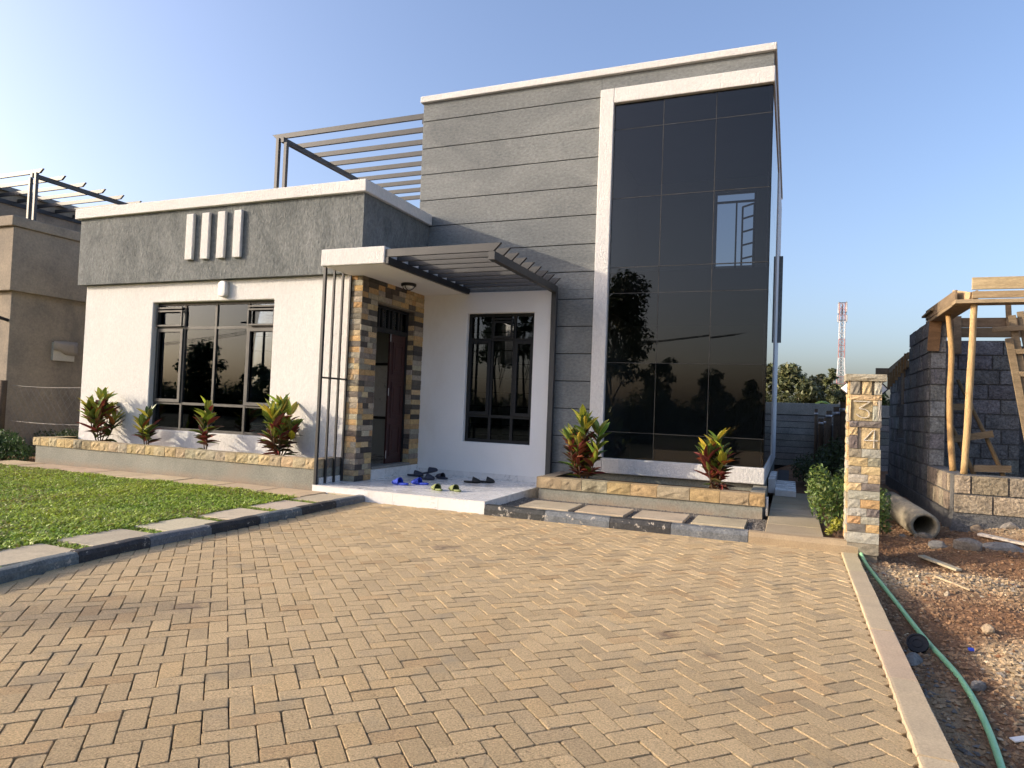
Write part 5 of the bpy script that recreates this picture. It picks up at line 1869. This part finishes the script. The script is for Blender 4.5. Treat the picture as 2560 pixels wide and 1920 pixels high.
# ------------------------------------------------------------------ slippers on the porch
def slipper(label, x, y, ang, L, col, style, z=.1508, tilt=0.0, group='slippers left on the porch'):
    t = thing('slipper', label, 'slipper', (x, y, z), group)
    m_s, tt, bb_ = nt('slipper_foam')
    tt.links.new(mixc(tt, ramp(tt, noise(tt, pos(tt), 40, 3, .6), .3, .7), col, tuple(c * .8 for c in col)), bb_.inputs['Base Color'])
    bb_.inputs['Roughness'].default_value = .75
    W = L * .19
    out = []
    for q in range(28):
        a = 2 * math.pi * q / 28
        c_, s_ = math.cos(a), math.sin(a)
        u = c_ * L / 2
        w = W * (1.0 + .18 * c_) * (1 - .10 * math.exp(-((c_ + .05) / .3) ** 2))
        out.append((u, s_ * w))
    vs, fs = [], []
    prof = ((.94, 0.0), (1.0, .010), (.985, .024), (.90, .027))
    ca, sa = math.cos(ang), math.sin(ang)
    def tf(u, v, h):
        h2 = h + abs(u) ** 2 / L * .10 + (u + L / 2) * tilt
        return (x + u * ca - v * sa, y + u * sa + v * ca, z + h2)
    for k, h in prof:
        for u, v in out: vs.append(tf(u * k, v * k, h * L / .27))
    n = 28
    for r in range(3):
        for q in range(n): fs.append((r * n + q, r * n + (q + 1) % n, (r + 1) * n + (q + 1) % n, (r + 1) * n + q))
    fs.append(tuple(range(n - 1, -1, -1))); fs.append(tuple(3 * n + q for q in range(n)))
    MB().add(vs, fs).build('sole', m_s, t, smooth=True)
    # strap: arched band from the toe (u>0) to the instep
    vs, fs = [], []
    na, nl = 13, 8
    u0, u1 = (L * .44, -L * .02) if style == 'slide' else (L * .46, -L * .06)
    for layer in (0, 1):
        for i in range(nl):
            s_ = i / (nl - 1)
            u = u0 + (u1 - u0) * s_
            hh = (.030 + .058 * s_ ** (.8 if style == 'slide' else .55)) * L / .27 - layer * .005
            ww = W * (.80 + .30 * min(1, s_ * 2.2)) * (1.02) - layer * .005
            if style == 'clog': ww *= 1.03
            for k in range(na):
                a = math.pi * k / (na - 1)
                du = -.12 * L * s_ * math.sin(a) * (.9 if style == 'slide' else .3)
                vs.append(tf(u + du * -.5, math.cos(a) * ww, .012 + math.sin(a) ** .8 * hh))
    for layer in (0, 1):
        o_ = layer * na * nl
        for i in range(nl - 1):
            for k in range(na - 1):
                fs.append((o_ + i * na + k, o_ + i * na + k + 1, o_ + (i + 1) * na + k + 1, o_ + (i + 1) * na + k))
    for i in range(nl - 1):
        for k in (0, na - 1): fs.append((i * na + k, (i + 1) * na + k, na * nl + (i + 1) * na + k, na * nl + i * na + k))
    for k in range(na - 1):
        for i in (0, nl - 1): fs.append((i * na + k, i * na + k + 1, na * nl + i * na + k + 1, na * nl + i * na + k))
    if style == 'clog':      # closed toe
        b0 = 0
        fs.append(tuple(range(na)))
    MB().add(vs, fs).build('strap', m_s, t, smooth=True)
    return t


BLUE, NAVY, OLV, BLKS = (.030, .070, .50), (.040, .046, .072), (.20, .235, .085), (.018, .019, .020)
slipper('left bright blue slide slipper on the porch tiles', -5.045, 8.33, math.pi - .15, .285, BLUE, 'slide')
slipper('right bright blue slide slipper beside its twin', -4.845, 8.53, math.pi - .05, .285, BLUE, 'slide')
slipper('left olive green clog near the porch front with its buckle mark', -4.345, 8.12, 2.55, .25, OLV, 'clog')
slipper('right olive green clog near the porch front', -4.115, 8.20, 2.62, .25, OLV, 'clog')
slipper('navy slipper lying nearest the door step at the back', -5.44, 9.42, .25, .27, NAVY, 'clog')
slipper('navy slipper tipped up on its side leaning on the skirting', -5.30, 9.62, .2, .27, NAVY, 'clog', .165, .22)
slipper('middle navy slipper behind the blue pair', -5.085, 9.14, .15, .27, NAVY, 'slide')
slipper('right navy slipper behind the olive clogs', -4.955, 9.40, 2.75, .26, NAVY, 'clog')
slipper('left flat black slipper near the porch wall', -4.355, 9.22, .35, .26, BLKS, 'slide')
slipper('right flat black slipper near the porch wall', -4.195, 9.38, .30, .26, BLKS, 'slide')

# ------------------------------------------------------------------ the street behind the viewer, mirrored in the glass
tree('street_tree', 'tall dark tree mirrored at the left of the glass wall', 'tree', (-9.6, -20, -.16), 9.2, 2.5, .16, 5200, .30, G_DARK, 71, .38, 20, 'trees across the street')
tree('street_tree', 'medium round tree mirrored low in the glass wall', 'tree', (-7.0, -21, -.16), 4.6, 1.3, .09, 2600, .26, G_DARK, 72, .35, 14, 'trees across the street')
tree('street_tree', 'small spreading tree mirrored right of the middle of the glass', 'tree', (-4.0, -21, -.16), 3.7, 1.2, .08, 2200, .26, G_DARK, 73, .3, 12, 'trees across the street')
tree('street_tree', 'slim conifer-like tree mirrored near the right end of the glass', 'tree', (-2.0, -22, -.16), 3.3, .8, .07, 1600, .24, G_DARK, 74, .2, 12, 'trees across the street')
tree('street_tree', 'tall thin-trunked tree mirrored in the porch window', 'tree', (-17.3, -20, -.16), 8.6, 1.7, .10, 3200, .28, G_DARK, 75, .52, 14, 'trees across the street')
tree('street_tree', 'second thin-trunked tree mirrored at the right of the porch window', 'tree', (-15.6, -20.5, -.16), 8.9, 1.5, .10, 3000, .28, G_DARK, 76, .55, 14, 'trees across the street')
tree('street_tree', 'broad tree mirrored in the middle of the left window', 'tree', (-39.0, -20, -.16), 5.0, 1.9, .14, 4200, .30, G_DARK, 77, .3, 16, 'trees across the street')
tree('street_tree', 'low tree mirrored at the right of the left window', 'tree', (-34.6, -21, -.16), 3.6, 1.4, .09, 2600, .28, G_DARK, 78, .25, 13, 'trees across the street')
hc, hr = [], []
r = random.Random(5)
for q in range(70):
    hx = -50 + q * .83
    hh = r.uniform(.8, 1.35)
    hc.append((hx, -22 + r.uniform(-.8, .8), hh * .8)); hr.append((1.1, 1.2, hh))
hedge = leaf_cloud('hedge', hc, hr, 26000, .34, G_DARK, seed=91, shell=.45)
hedge['kind'] = 'stuff'; hedge['label'] = 'long dark roadside hedge mirrored along the bottom of the windows'; hedge['category'] = 'hedge'
for k in range(9):
    pass
hb = MB().box(-50, 8, -23.2, -21.9, -.2, 1.35).build('hedge_bank', M('hedge_earth', (.03, .035, .018), bst=.8))
tag(hb, 'dark overgrown bank behind the roadside hedge', 'bank')
UP = thing('utility_pole', 'timber utility pole with street lamp and wires mirrored in the left window', 'pole', (-43.5, -31, -.16))
MB().tube([(-43.5, -31, -.3), (-43.5, -31, 7.6)], [.15, .10], 10).build('pole_shaft', BARK, UP, smooth=True)
MB().bar((-44.3, -31, 7.1), (-42.7, -31, 7.1), .09, .11).build('cross_arm', BARK, UP)
MB().tube([(-43.5, -31, 7.0), (-44.4, -31, 7.6), (-45.6, -31, 7.9)], .045, 8).build('lamp_arm', STEEL, UP, smooth=True)
MB().box(-46.2, -45.5, -31.12, -30.88, 7.86, 7.98).build('lamp_head', MDRK, UP, .03)
for k, dx in enumerate((-.75, 0, .75)):
    MB().tube([(-43.5 + dx * .5 - 40 + 80 * q / 14, -31 + dx, 7.25 - 1.6 * math.sin(math.pi * ((q / 14 * 2) % 1.0))) for q in range(15)], .02, 4).build('overhead_wire', MDRK, UP)

SL = thing('street_lamp', 'tall street lamp whose head casts the soft shadow on the left of the driveway', 'lamp', (-33.9, -12.3, -.16))
MB().tube([(-33.9, -12.3, -.3), (-33.9, -12.3, 9.9)], [.12, .07], 12).build('lamp_pole', STEEL, SL, smooth=True)
MB().tube([(-33.9, -12.3, 9.85), (-33.5, -11.85, 10.3), (-32.85, -11.15, 10.5)], .045, 8).build('lamp_arm', STEEL, SL, smooth=True)
MB().bar((-32.92, -11.22, 10.5), (-32.16, -10.38, 10.52), .40, .12).build('lamp_head', MDRK, SL, .04)
